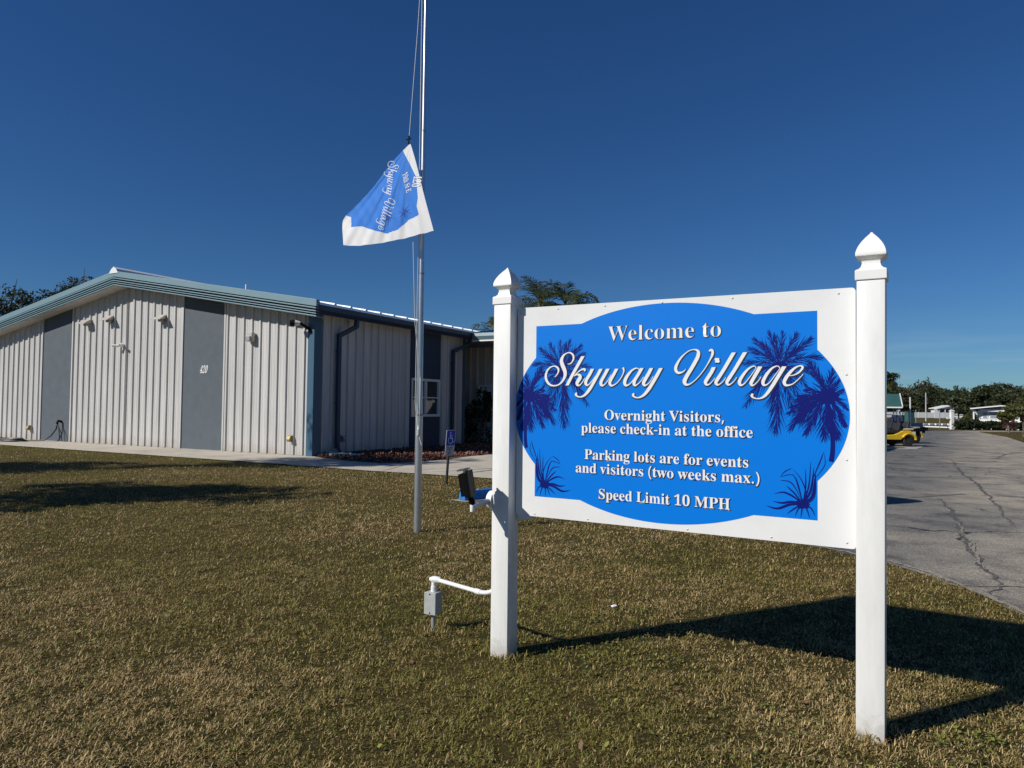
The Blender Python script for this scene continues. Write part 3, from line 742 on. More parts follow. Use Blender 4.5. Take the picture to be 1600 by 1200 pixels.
GLYPHS = '(~201~126,-106 95,-65 70,-20 51,28 37,79 30,131 27,184 30,238 37,291 51,342 70,391 95,437 126,480 181,480 153,436 129,390 110,340 97,289 89,238 87,185 89,133 97,82 110,32 129,-17 152,-63 181,-106|)~201~21,-106 49,-63 73,-17 91,32 104,82 112,133 115,185 112,238 104,289 91,340 73,390 49,436 20,480 76,480 107,437 132,391 151,342 164,291 172,238 175,184 172,131 164,79 151,28 132,-20 107,-65 76,-106|,~180~28,-87 47,-3 61,78 124,78 129,71 104,-8 71,-87|-~216~27,154 27,206 189,206 189,154|.~180~89,-9 60,1 54,10 50,22 48,36 50,51 54,63 60,71 89,81 119,71 126,63 130,51 132,36 130,22 126,10 119,1|0~375~188,-7 150,-3 118,7 91,24 69,48 51,76 39,111 30,150 25,193 23,241 25,289 30,332 39,371 51,405 69,433 91,456 118,473 150,483 189,486 225,483 257,473 283,456 305,433 322,405 336,370 345,331 351,288 353,240 351,193 345,150 336,110 322,76 305,47 283,24 256,7 225,-3/188,37 210,43 227,61 237,91 243,131 247,181 248,240 247,300 243,349 237,390 227,419 211,437 189,443 166,437 150,419 139,390 132,349 128,300 127,240 128,181 132,131 139,91 150,61 166,43|1~376~65,0 65,36 120,36 131,37 139,40 146,45 154,79 154,416 108,365 94,355 81,348 67,346 57,347 48,352 40,359 33,369 29,381 28,396 74,412 132,447 179,482 254,482 254,79 261,47 267,41 276,37 288,36 343,36 343,0|2~375~24,0 24,69 123,171 187,245 218,307 226,371 225,395 220,413 212,427 202,437 189,443 174,445 153,442 137,432 126,416 118,393 114,364 112,329 88,331 68,336 50,344 37,357 29,374 26,396 28,411 34,426 43,441 55,454 72,465 92,474 116,481 143,485 174,486 220,483 258,473 288,456 310,434 323,407 328,375 319,329 291,281 238,220 154,138 87,74 244,74 257,75 269,79 279,86 288,95 295,107 300,120 305,141 345,141 341,0|4~375~121,0 121,36 140,36 179,44 188,52 193,65 195,84 195,125 9,125 9,166 199,480 293,480 293,169 363,169 363,125 293,125 293,84 295,65 300,52 309,44 348,36 357,36 357,0/56,169 195,169 195,287 196,351 199,416 189,394 174,366 158,338 146,319|9~376~152,-7 127,-5 106,-2 88,4 73,12 62,22 53,33 42,69 50,94 75,107 83,88 92,71 103,56 118,45 135,38 156,36 194,48 223,84 242,145 251,230 212,198 195,191 176,186 155,185 119,189 87,201 60,220 40,248 28,282 24,324 26,355 32,383 42,409 56,431 74,450 95,466 120,477 147,484 177,486 209,484 238,476 264,463 287,444 307,420 323,390 335,353 343,310 345,261 334,157 326,126 315,97 301,72 284,49 264,30 241,14 215,3 185,-4/184,233 199,234 212,239 224,245 251,278 248,330 242,372 231,403 217,424 201,437 181,441 164,438 149,429 137,413 128,391 123,362 121,328 125,286 137,257 156,239|E~442~14,0 14,17 35,18 51,22 62,30 70,41 74,57 75,78 75,369 74,394 69,413 62,425 51,433 36,437 16,439 16,455 399,455 399,320 383,320 375,357 361,386 340,406 312,420 276,428 232,430 200,428 186,417 183,388 183,246 193,246 221,248 243,256 259,269 272,288 281,313 288,345 304,345 304,118 287,118 273,181 264,195 254,206 241,213 185,222 183,222 183,67 184,53 187,42 192,35 230,28 261,29 289,32 313,39 335,48 354,60 371,75 386,94 399,116 411,143 430,143 402,0|H~524~15,0 15,17 36,20 52,24 62,32 69,43 73,59 75,81 75,379 73,398 69,413 62,424 51,431 36,436 16,439 16,455 242,455 242,439 204,432 187,415 182,379 182,251 342,251 342,379 337,415 320,432 282,439 282,455 507,455 507,439 486,436 471,431 461,424 454,414 451,399 449,379 449,81 451,60 455,44 461,33 471,25 487,20 507,17 507,0 282,0 282,17 303,20 318,24 329,31 336,41 340,58 342,81 342,221 182,221 182,81 183,59 187,43 194,32 205,24 221,20 242,17 242,0|L~427~15,0 15,17 36,20 52,24 62,32 69,43 73,59 75,81 75,379 73,399 69,414 62,425 51,432 36,436 16,439 16,455 250,455 250,439 208,434 199,430 193,424 188,416 182,379 182,83 185,47 200,31 234,28 264,29 291,33 315,40 335,49 354,63 370,80 384,100 397,125 409,154 427,154 402,0|M~634~14,0 14,17 34,20 50,24 61,32 69,43 74,58 75,79 75,382 71,416 53,432 15,439 15,455 185,455 317,142 449,455 617,455 617,439 598,436 583,430 573,423 566,412 561,397 560,378 560,85 565,43 582,23 617,17 617,0 396,0 396,17 433,25 450,44 455,83 455,399 288,0 270,0 105,389 105,80 107,57 112,41 120,30 131,23 148,19 169,17 169,0|O~525~261,-11 228,-9 198,-3 169,7 142,21 117,38 94,58 75,81 58,106 45,134 35,163 29,195 28,228 29,260 35,292 45,321 58,349 75,374 95,397 117,417 143,434 170,448 200,458 232,464 265,466 298,464 328,458 357,448 384,435 409,418 431,399 451,376 467,351 481,323 490,293 496,261 498,228 496,195 490,163 481,134 467,106 450,81 430,58 408,38 383,21 355,7 325,-3 294,-9/265,12 315,26 351,66 372,133 379,228 376,293 365,346 348,389 324,419 294,437 260,443 210,430 174,389 152,322 145,228 149,163 159,109 177,67 201,37 230,18|P~418~15,0 15,17 36,20 52,24 62,32 69,43 73,59 75,81 75,379 73,398 69,413 62,424 51,431 36,436 16,439 16,455 214,455 265,454 306,449 336,440 357,429 375,415 390,398 400,378 407,356 409,332 404,296 390,266 367,240 334,221 292,209 242,206 182,206 182,81 183,59 187,43 194,32 205,24 221,20 242,17 242,0/182,230 201,230 231,232 255,240 272,253 283,271 290,297 292,329 290,361 285,387 275,406 261,420 241,428 216,431 189,424 182,398|S~390~43,-11 43,158 62,158 75,113 91,77 111,50 136,30 164,19 197,15 220,17 241,24 257,36 269,51 276,69 279,89 273,117 255,140 225,160 163,191 127,210 99,231 77,253 62,276 53,302 50,332 52,358 57,381 67,403 80,421 96,437 115,449 136,459 160,464 185,466 229,461 282,448 291,446 300,445 310,447 317,454 320,466 339,466 339,319 322,319 315,343 305,365 293,385 280,402 265,417 248,429 231,438 213,443 194,445 173,443 155,437 140,426 128,413 122,398 120,380 121,364 127,349 137,336 189,303 253,273 317,233 331,219 342,204 350,188 359,133 357,106 350,80 339,58 323,38 304,21 281,8 254,-2 225,-8 192,-10 158,-8 126,1 98,9 85,12 69,7 61,-11|V~428~212,-13 44,381 22,420 14,429 1,435 -14,439 -14,455 211,455 211,439 166,432 159,427 154,419 152,410 161,378 259,143 348,377 355,409 353,419 349,427 342,432 299,439 299,455 442,455 442,439 429,437 418,434 408,427 382,383 230,-13|W~611~171,-11 32,393 15,427 8,433 -2,437 -15,439 -15,455 181,455 181,439 150,432 145,427 141,420 140,410 148,373 223,153 301,353 286,399 281,413 274,423 267,429 229,439 229,455 439,455 439,439 413,436 398,427 393,412 399,386 474,166 541,369 549,406 547,417 544,425 538,430 503,439 503,455 624,455 624,439 612,435 602,429 594,421 575,379 446,-11 428,-11 316,309 190,-11|a~343~255,-10 226,-5 208,10 200,35 168,11 133,-4 95,-9 74,-6 55,0 40,11 29,26 22,43 20,63 25,91 39,115 63,136 98,155 143,173 199,190 199,241 197,258 193,272 187,282 177,290 164,294 148,296 123,293 109,286 104,274 113,257 123,231 121,220 117,210 110,202 100,196 90,192 77,191 64,192 54,196 45,203 38,212 34,223 33,236 35,252 40,266 49,278 62,290 77,300 95,308 115,314 137,317 162,318 205,315 239,307 263,292 280,271 290,244 293,210 293,62 295,40 304,34 320,42 329,28 306,7 281,-6/151,34 174,41 199,63 199,169 164,157 138,139 123,114 118,84 122,56 133,39|c~293~156,-10 131,-8 108,-1 87,11 67,26 51,45 38,68 28,93 21,120 19,150 22,181 29,210 40,237 55,260 74,280 96,297 120,309 146,317 175,319 204,317 230,310 250,298 265,283 274,265 277,245 276,233 272,223 266,215 258,209 248,205 236,204 214,209 201,225 196,251 197,261 197,271 194,286 185,294 169,297 144,290 126,269 116,235 112,187 115,142 123,105 137,76 156,55 178,42 204,38 227,42 250,53 271,72 285,60 248,21 205,-2|d~370~140,-10 117,-8 97,-1 78,10 61,26 47,44 35,66 26,91 21,118 19,147 21,180 27,210 36,237 48,261 63,281 81,297 101,309 123,316 146,318 175,314 201,301 223,280 223,401 222,413 218,423 212,430 176,439 176,455 319,455 319,75 325,41 330,35 340,30 353,28 353,11 315,8 271,1 223,-10 223,39 201,12 173,-5/171,28 182,30 192,34 202,41 211,51 218,62 223,76 223,242 220,252 214,262 206,270 174,281 155,277 141,267 130,250 123,225 119,193 118,153 119,115 123,83 130,58 140,42 153,32|e~301~154,-10 129,-8 106,-1 85,10 66,26 50,45 37,69 27,95 21,125 19,157 21,187 28,215 38,240 51,263 68,282 87,298 109,309 132,316 157,318 193,314 224,301 249,280 268,251 279,216 283,173 283,166 117,166 123,112 138,73 164,50 199,42 225,47 248,62 270,86 285,73 248,27 205,-1/116,192 201,192 201,215 193,277 186,288 175,295 161,297 136,286 121,255 116,203|f~213~15,0 15,16 40,22 50,35 52,73 52,277 16,277 16,310 52,310 52,353 56,386 67,413 85,436 109,452 139,461 174,465 200,463 222,456 240,446 253,432 261,417 263,400 262,386 258,375 252,367 244,360 235,357 224,355 195,365 189,372 186,381 185,391 193,420 196,426 197,433 196,438 190,442 180,443 168,442 159,437 153,430 148,390 148,310 203,310 203,277 148,277 148,65 149,47 152,34 158,26 167,20 181,17 199,16 199,0|g~327~146,-140 106,-138 73,-132 48,-122 29,-108 18,-92 14,-75 20,-54 38,-38 69,-26 44,-10 29,9 24,30 26,46 32,61 42,74 57,86 77,98 102,110 58,135 31,169 22,212 24,232 30,251 40,268 53,282 69,295 88,305 109,312 132,317 157,318 183,317 208,312 233,304 317,304 317,268 268,268 281,248 289,226 291,203 290,185 285,167 276,151 264,137 250,125 234,116 215,108 194,104 172,103 157,103 142,104 112,94 106,87 102,80 101,71 105,59 119,51 141,49 175,49 259,40 277,33 292,24 303,13 310,-1 314,-18 316,-37 311,-67 296,-92 272,-113 239,-128 197,-137/157,124 172,127 183,134 190,146 195,163 198,184 199,211 198,238 195,260 190,276 183,288 172,295 157,297 143,295 132,288 124,276 118,260 115,238 114,211 115,184 118,163 124,146 132,134 143,127/161,-116 205,-113 238,-104 257,-88 263,-66 262,-55 257,-47 249,-41 205,-34 97,-34 84,-45 76,-58 73,-73 76,-84 83,-94 95,-103 111,-111 133,-115|h~381~18,0 18,16 45,26 52,56 52,399 46,429 40,435 31,438 19,440 19,455 148,455 148,267 175,295 207,313 243,318 281,312 309,292 325,258 330,212 330,56 337,26 343,21 352,17 363,16 363,0 202,0 202,16 207,16 223,21 232,34 235,56 235,217 229,258 223,265 215,270 203,271 183,267 164,255 148,235 148,56 154,26 160,21 168,17 180,16 180,0|i~198~101,362 87,364 75,368 65,376 57,387 52,399 50,412 52,426 57,438 65,449 75,457 87,462 101,463 114,462 126,457 137,449 145,438 150,426 151,412 149,399 145,387 136,376 126,368 114,364/18,0 18,16 45,26 52,56 52,252 47,285 20,293 21,310 148,310 148,56 154,26 180,16 180,0|k~359~17,0 17,16 45,26 52,56 52,398 47,429 42,434 33,438 20,439 21,455 148,455 148,169 227,248 236,259 242,269 244,278 240,287 228,292 209,293 206,293 206,310 345,310 345,293 320,289 297,278 275,260 222,209 346,34 355,24 365,18 376,16 376,0 211,0 211,16 217,16 229,18 237,23 239,32 232,49 163,147 148,134 148,56 154,26 180,16 180,0|l~200~18,0 18,16 45,26 52,56 52,398 47,429 42,434 33,438 20,439 20,455 148,455 148,56 154,26 180,16 180,0|m~554~18,0 18,16 45,26 52,56 52,253 46,284 40,289 31,293 19,294 19,310 146,310 146,265 173,294 204,312 237,318 277,312 305,293 320,261 348,293 381,312 418,318 455,312 482,292 498,258 504,212 504,56 510,26 516,21 524,17 536,16 536,0 377,0 377,16 389,18 397,21 403,26 410,56 410,217 404,258 398,265 389,270 377,271 358,268 341,256 324,237 324,56 331,26 336,21 345,18 356,16 356,0 199,0 199,16 211,18 219,21 225,26 232,56 232,217 226,258 220,265 211,270 199,271 180,267 162,255 146,235 146,56 152,27 158,21 166,18 177,16 177,0|n~381~18,0 18,16 45,26 52,56 52,253 46,284 40,289 31,293 19,294 19,310 148,310 148,267 175,296 207,313 243,318 281,312 309,292 325,258 330,212 330,56 337,26 343,21 352,17 363,16 363,0 202,0 202,16 207,16 223,21 232,34 235,56 235,217 229,258 223,265 215,270 203,271 183,267 164,255 148,235 148,56 154,26 160,21 168,17 180,16 180,0|o~336~169,-10 140,-8 114,-1 90,11 69,27 52,47 38,70 27,96 21,124 19,154 21,184 27,213 38,239 52,262 69,281 90,297 114,309 140,316 168,318 196,316 222,309 245,298 266,282 283,263 298,240 308,214 315,185 317,154 315,123 308,94 298,69 284,46 266,26 245,11 222,-1 197,-8/169,11 186,14 199,24 209,39 217,81 220,154 218,206 214,245 208,271 198,286 185,296 169,299 151,296 138,286 128,271 122,245 118,206 117,154 120,82 128,39 138,24 152,14|p~372~17,-139 17,-124 40,-117 50,-101 52,-64 52,243 46,283 19,295 19,310 143,310 143,263 166,294 195,313 230,319 253,317 274,310 293,298 309,283 323,264 335,241 343,216 348,189 350,160 348,128 343,99 334,72 323,48 308,28 291,12 272,0 250,-8 227,-10 196,-5 170,9 148,32 148,-58 152,-99 167,-118 197,-123 197,-139/195,28 214,32 229,42 239,59 247,84 251,116 253,154 251,192 247,223 241,248 232,265 218,275 199,278 179,273 162,259 148,235 148,69 160,46 176,33|r~288~18,0 18,16 45,26 52,56 52,252 46,285 20,293 21,310 146,310 146,252 158,272 172,288 187,301 203,311 218,316 233,318 250,317 264,312 275,304 283,293 288,281 289,266 288,254 284,243 278,234 270,228 260,224 248,222 222,231 207,250 189,260 179,258 171,252 162,241 155,228 151,211 149,192 149,56 150,42 153,32 159,25 197,16 197,0|s~288~151,-10 132,-8 110,-3 87,6 73,9 64,7 56,1 51,-9 36,-9 36,105 53,105 61,79 72,57 87,39 103,26 121,17 140,15 156,16 168,20 179,27 186,35 191,46 192,58 188,76 176,92 156,105 107,130 85,142 68,155 54,169 45,185 39,202 37,220 40,247 49,270 65,291 86,306 111,316 141,319 166,316 199,308 206,306 213,305 220,306 226,311 230,319 244,319 244,222 228,222 220,244 209,262 196,277 182,288 166,294 149,296 136,295 125,292 116,286 110,278 106,269 105,259 115,232 146,212 191,189 212,178 229,165 241,151 250,136 255,117 257,95 254,65 244,39 228,18 206,2 181,-7|t~228~124,-9 99,-7 80,-1 66,10 56,26 50,46 48,71 48,279 20,279 20,300 88,369 129,424 144,424 144,310 208,310 208,279 144,279 144,82 149,51 154,45 160,41 168,40 183,44 195,56 206,75 222,66 198,24 165,-1|v~307~142,-10 38,248 22,281 16,288 8,292 -3,293 -3,310 164,310 164,294 156,294 141,292 132,286 129,276 130,268 185,122 236,253 241,272 237,284 224,292 203,294 203,310 305,310 305,295 294,291 284,286 278,279 260,243 160,-10|w~435~122,-10 17,265 6,284 -11,293 -11,310 138,310 138,293 120,289 114,276 116,266 120,253 167,127 211,235 201,266 190,288 168,295 168,310 323,310 323,293 308,291 299,285 296,276 296,269 298,262 336,141 382,256 387,275 380,289 356,295 356,310 445,310 445,295 425,284 412,258 304,-10 289,-10 223,197 140,-10|x~319~5,0 5,15 24,23 44,37 62,56 123,136 43,263 31,279 18,289 4,293 4,310 169,310 169,294 153,293 143,288 140,280 149,260 183,206 224,257 234,279 227,290 201,294 201,310 311,310 311,296 292,289 273,275 254,254 198,184 291,36 303,21 319,15 319,0 155,0 155,16 178,19 185,30 173,59 138,114 97,61 85,34 88,23 98,17 114,15 118,15 118,0| ~175~'
SCRIPT = '0:4199,18148,41 4343,18155,55 4486,18271,75 4573,18447,109 4561,18640,116 4445,18779,95 4264,18836,68 4084,18796,69 3904,18674,124 3790,18482,189 3763,18304,227 3838,18075,248 3950,17845,247 4017,17649,226 4008,17423,192 3902,17197,137 3741,17003,96 3523,16875,76 3266,16837,83 3044,16877,112 2838,17026,147 2713,17258,161 2695,17505,147 2774,17734,119 2939,17928,91 3179,18032,63 3363,18019,90 3530,17901,125 3568,17754,111 3515,17592,76 3406,17446,55 3326,17372,35|3:5200,18591,221 4845,18022,216 4494,17449,217 4163,16852,212|0:4637,17415,47 4849,17621,54 5095,17777,81 5235,17816,114 5334,17795,134 5324,17719,87|0:4637,17415,54 4797,17496,74 4956,17481,141 5039,17346,208 4924,17155,222 4826,16995,202 4863,16873,148 4998,16857,74 5172,17025,47 5328,17263,40|1:5828,17825,219 5675,17529,213 5451,17182,213 5401,16991,200 5472,16863,127 5611,16901,60 5800,17083,53 6039,17398,40|1:6379,17815,216 6143,17396,211 5905,16988,205 5631,16577,193 5390,16307,147 5181,16185,101 5005,16153,74 4845,16201,101 4755,16290,135 4783,16361,122|1:6821,17811,221 6621,17453,209 6419,17110,210 6387,16921,183 6473,16833,124 6608,16879,59 6793,17075,46 7026,17448,39|1:7375,17801,212 7194,17477,207 7012,17167,207 6946,16964,201 7031,16830,130 7182,16844,71 7398,16977,51 7628,17238,51 7775,17500,58 7823,17685,83 7789,17825,115|0:8784,17684,50 8687,17793,44 8541,17805,69 8315,17692,108 8104,17464,159 7926,17189,191 7878,16973,191 7945,16834,140 8092,16855,76 8287,17001,51 8545,17336,44 8768,17669,38|1:8912,17814,219 8737,17502,207 8513,17152,201 8450,16938,189 8516,16828,120 8645,16876,63 8837,17042,44 9027,17300,37|1:9485,17803,210 9313,17478,198 9092,17116,199 9023,16934,187 9094,16824,125 9237,16872,62 9411,17023,43 9598,17323,37|1:10050,17793,214 9849,17441,196 9600,17021,197 9350,16629,192 9097,16326,155 8874,16173,106 8682,16121,69 8504,16157,88 8396,16249,120 8422,16331,120|0:11472,17714,24 11367,17598,54 11217,17526,90 11035,17514,138 10913,17649,168 10912,17843,168 11017,18078,132 11198,18341,96 11438,18572,60 11678,18727,47 11916,18778,53 12093,18738,106 12176,18609,176 12139,18376,200 11992,18086,200 11771,17709,201 11534,17330,208 11409,17065,220 11445,16894,172 11595,16849,95 11804,16944,53 12069,17162,47 12362,17494,47 12624,17868,52 12826,18227,81 12936,18471,127 12947,18644,139 12883,18733,116 12790,18693,99|1:13015,17788,196 12886,17515,191 12684,17199,191 12569,16997,186 12613,16857,128 12758,16856,64 12917,16994,40 13089,17195,35|0:13138,18083,115 13158,18103,259 13195,18151,310 13235,18202,264 13258,18225,115|1:14079,18553,186 13798,18074,187 13516,17592,183 13204,17107,184 13133,16949,167 13205,16839,115 13333,16867,57 13518,17018,40 13659,17217,34|1:14667,18550,184 14386,18075,185 14103,17597,180 13789,17110,181 13716,16953,165 13787,16838,113 13913,16866,57 14095,17022,39 14235,17219,34|0:15237,17704,44 15169,17798,44 15046,17787,61 14828,17655,100 14608,17405,140 14429,17124,168 14374,16954,174 14430,16818,129 14554,16831,67 14719,16980,45 14965,17315,39 15223,17677,33|1:15439,17779,192 15291,17507,182 15088,17145,177 14979,16921,172 15020,16800,111 15143,16827,55 15319,17003,39 15480,17225,33|0:16410,17683,43 16344,17775,43 16226,17778,59 16014,17662,103 15802,17416,147 15641,17139,164 15574,16945,169 15628,16811,126 15762,16824,65 15935,16970,43 16173,17300,38 16436,17683,32|1:16632,17762,193 16462,17461,183 16252,17105,178 16041,16747,173 15802,16387,152 15615,16192,109 15427,16108,71 15238,16099,55 15089,16154,83 15007,16241,116 15042,16309,116|0:16879,17277,32 17085,17307,53 17316,17421,79 17469,17582,100 17520,17704,110 17444,17773,74 17316,17756,63 17111,17643,111 16879,17400,154 16697,17128,171 16632,16937,166 16697,16804,128 16840,16790,80 17033,16852,53 17239,17014,42 17418,17202,37 17540,17337,26'
# ---------------------------------------------------------------- lettering
GL = {}
for ch in GLYPHS.split('|'):
    c, a, s = ch.split('~', 2)
    GL[c] = (int(a), [[tuple(map(int, q.split(','))) for q in sp.split()] for sp in s.split('/')] if s else [])
CAP = max(q[1] for q in GL['H'][1][0])
def text_curve(txt, cap, width=None, off=0.0, shear=0.0, word=None):
    """returns a flat mesh (x right, y up, baseline 0) centred on x"""
    k = cap / CAP; x = 0; polys = []; keep = []; wi = 0
    for c in txt:
        a, sp = GL[c]; wi += c == ' '
        for s in sp:
            polys.append([((q[0] + x), q[1]) for q in s])
            if word is None or wi == word: keep.append(polys[-1])
        x += a
    x0 = min(q[0] for p in polys for q in p); x1 = max(q[0] for p in polys for q in p)
    kx = k if not width else width / (x1 - x0)
    cu = bpy.data.curves.new('t', 'CURVE'); cu.dimensions = '2D'; cu.fill_mode = 'FRONT'; cu.offset = off
    for p in keep:
        s = cu.splines.new('POLY'); s.points.add(len(p) - 1); s.use_cyclic_u = True
        for i, q in enumerate(p): s.points[i].co = ((q[0] - (x0 + x1) / 2) * kx + shear * q[1] * k, q[1] * k, 0, 1)
    o = bpy.data.objects.new('t', cu); COL.objects.link(o)
    me = bpy.data.meshes.new_from_object(o.evaluated_get(bpy.context.evaluated_depsgraph_get()))
    bpy.data.objects.remove(o); bpy.data.curves.remove(cu)
    return me
def place_text(name, me, m, parent, org, ux, uy, un=None, lift=0, label=None):
    org, ux, uy = Vector(org), Vector(ux), Vector(uy); nn = ux.cross(uy).normalized()
    for v in me.vertices: v.co = org + ux * v.co.x + uy * v.co.y + nn * lift
    me.materials.clear(); me.materials.append(m)
    o = bpy.data.objects.new(name, me); COL.objects.link(o); o.parent = parent
    if label: o['label'] = label
    return o
M_NUM = mat('number_white', (.78, .78, .76), .5)
place_text('house_number', text_curve('420', .24, .36, 0, .3), M_NUM, hall, (-4.88, -.018, 2.55), (1, 0, 0), (0, 0, 1), lift=.006, label='white slanted house number 420')

# ---------------------------------------------------------------- welcome sign
S_ORG = Vector((-.032, 4.495, 0)); S_ROT = R(-31.17)
sign = thing('welcome_sign', 'large white and blue welcome board with palm silhouettes between two white posts', 'sign', tuple(S_ORG), S_ROT)
PX = 2.058
def post(x, ht, lean):
    mb = MB(); h = .0615
    prof = [(-h, -h), (h, -h), (h, h), (-h, h)]
    mb.add([(x + a, b, -.05) for a, b in prof] + [(x + lean + a, b, ht) for a, b in prof], [(0, 1, 2, 3), (7, 6, 5, 4)] + [(i, (i + 1) % 4, 4 + (i + 1) % 4, 4 + i) for i in range(4)])
    p = mb.build('post', M_POSTW, sign, bevel=.006, smooth=True)
    cpb = MB()
    og = [(.067 * (1 - (k / 12) ** 1.75), .122 + .118 * k / 12) for k in range(12)] + [(.003, .2405)]
    pr = [(.0675, 0), (.0685, .004), (.0685, .046), (.064, .051), (.054, .056), (.045, .066), (.0405, .080), (.0405, .092), (.044, .100), (.060, .112), (.066, .116)] + og
    cpb.sq_lathe(pr, (x + lean, 0, ht - .012))
    cpb.build('post_cap', M_WHITE, p, bevel=.0022)
    mb = MB(); mb.sq_lathe([(.0555, 0), (.0555, .003)], (x + lean, 0, ht - .0145)); 
    return p
pL = post(0, 2.208, -.004); pR = post(PX, 2.192, .012)
# board
PB = MB()
def rrect(x0, x1, z0l, z0r, z1l, z1r, r):
    pts = []
    for cx, cz, a0 in ((x1 - r, z1r - r, 0), (x0 + r, z1l - r, 90), (x0 + r, z0l + r, 180), (x1 - r, z0r + r, 270)):
        for k in range(5): a = R(a0 + k * 22.5); pts.append((cx + r * cos(a), cz + r * sin(a)))
    return pts
PB.prism(rrect(.0625, PX - .062, .877, .877, 2.176, 2.160, .018), 'y', .02, .032)
board = PB.build('sign_board', mat('board_white', (.77, .765, .74), .22, var=.015, vscale=5, dirt=(.70, .69, .66), dscale=2, dlo=.5, dhi=.8), sign)
fr = MB()
for x in (.0615, PX - .0615 - .035): fr.box(x, x + .035, .0335, .07, .875, 2.15)
fr.box(.0965, PX - .0965, .0335, .07, .90, .95); fr.box(.0965, PX - .0965, .0335, .07, 2.08, 2.13)
fr.build('back_frame', M_WHITE, sign, bevel=.004)
br = MB()
br.prism([(.0618, .84), (.165, .855), (.185, .885), (.17, .915), (.0618, 1.02)], 'y', .034, .05)
br.build('bracket', M_WHITE, sign)
CX, CZ, RX, RZ = 1.010, 1.528, .960, .618
HX, HZ = .8115, .527
def blue_outline():
    pts = []
    for k in range(360):
        a = R(k); dx, dz = cos(a), sin(a)
        te = 1 / math.hypot(dx / RX, dz / RZ); tr = min(HX / abs(dx) if dx else 9, HZ / abs(dz) if dz else 9)
        t_ = max(te, tr); pts.append((CX + dx * t_, CZ + dz * t_, a))
    for sx in (-1, 1):
        for sz in (-1, 1): pts.append((CX + sx * HX, CZ + sz * HZ, math.atan2(sz * HZ, sx * HX) % (2 * pi)))
        zk = RZ * math.sqrt(1 - (HX / RX) ** 2); xk = RX * math.sqrt(1 - (HZ / RZ) ** 2)
        for sz in (-1, 1):
            pts.append((CX + sx * HX, CZ + sz * zk, math.atan2(sz * zk, sx * HX) % (2 * pi)))
            pts.append((CX + sx * xk, CZ + sz * HZ, math.atan2(sz * HZ, sx * xk) % (2 * pi)))
    pts.sort(key=lambda q: q[2])
    return [(q[0], q[1]) for q in pts]
def inside(x, z): return ((x - CX) / RX) ** 2 + ((z - CZ) / RZ) ** 2 < .995 or (abs(x - CX) < HX - .003 and abs(z - CZ) < HZ - .003)
M_BLUE = mat('print_blue', (.0, .175, .66), .4, spec=.2)
M_INK = mat('print_navy', (.003, .008, .14), .4, spec=.2)
M_LETTER = mat('print_white', (.80, .79, .78), .3)
M_SHADE = mat('print_dark_edge', (.012, .025, .035), .35)
YF = .02
ol = blue_outline()
mb = MB(); mb.add([(x, YF - .0004, z) for x, z in ol] + [(CX, YF - .0004, CZ)], [(i, (i + 1) % len(ol), len(ol)) for i in range(len(ol))])
mb.build('blue_field', M_BLUE, board)
# palm silhouettes
class Flat:
    """flat printed shapes; every piece sits a hair in front of the one before"""
    def __init__(s, y0): s.mb = MB(); s.y0 = s.y = y0; s.k = 0
    def poly(s, pts):
        s.mb.add([(x, s.y, z) for x, z in pts], [tuple(range(len(pts)))]); s.k += 1; s.y = s.y0 - (s.k % 397) * 1.0e-6
def clipseg(a, b):
    if not inside(*a): return None
    if inside(*b): return b
    lo, hi = 0, 1
    for _ in range(12):
        m_ = (lo + hi) / 2
        if inside(a[0] + (b[0] - a[0]) * m_, a[1] + (b[1] - a[1]) * m_): lo = m_
        else: hi = m_
    return (a[0] + (b[0] - a[0]) * lo, a[1] + (b[1] - a[1]) * lo)
def frond(F, c, p, sag, r, dens=1.0, lw=.0036, lfac=.42, mir=1):
    c, p = Vector(c), Vector(p); L = (p - c).length; m_ = (c + p) / 2 + Vector((0, sag))
    def q(t): return (1 - t) ** 2 * c + 2 * t * (1 - t) * m_ + t * t * p
    n = max(10, int(L / .0095 * dens))
    def tri(a, b, wd):
        b2 = clipseg(tuple(a), tuple(b))
        if b2 is None: return
        d = Vector(b2) - a
        if d.length < 1e-3: return
        nr = Vector((-d.y, d.x)).normalized() * wd / 2; md = a + d * .45
        pts = [tuple(a - nr * .6), tuple(md - nr), b2, tuple(md + nr), tuple(a + nr * .6)]
        if all(inside(*x) for x in pts[:2] + pts[3:]): F.poly([(CX * 2 - x, z) if mir < 0 else (x, z) for x, z in pts])
    pr = None
    for i in range(n + 1):
        t_ = i / n; a = q(t_); d = (q(min(1, t_ + .02)) - q(max(0, t_ - .02))).normalized()
        if i < n and i % 2 == 0: tri(a, q(min(1, t_ + 2.6 / n)), .0065 * (1 - .6 * t_))
        if t_ > .12:
            for sg in (-1, 1):
                th = sg * R(r.uniform(8, 30)) ; e = Vector((d.x * cos(th) - d.y * sin(th), d.x * sin(th) + d.y * cos(th)))
                ln = lfac * L * (.34 + .9 * math.sin(pi * min(1, .12 + .85 * t_))) * r.uniform(.6, 1.1) * (1 - .35 * t_)
                e = e + Vector((0, -.12)); tri(a, a + e * ln, lw * r.uniform(.7, 1.25))
def blob(F, c, rx, rz, mir, r):
    pts = []
    for k in range(40):
        a = 2 * pi * k / 40; f_ = r.uniform(.75, 1.1); pts.append((c[0] + rx * f_ * cos(a), c[1] + rz * f_ * sin(a)))
    if all(inside(*x) for x in pts): F.poly([(CX * 2 - x, z) if mir < 0 else (x, z) for x, z in pts])
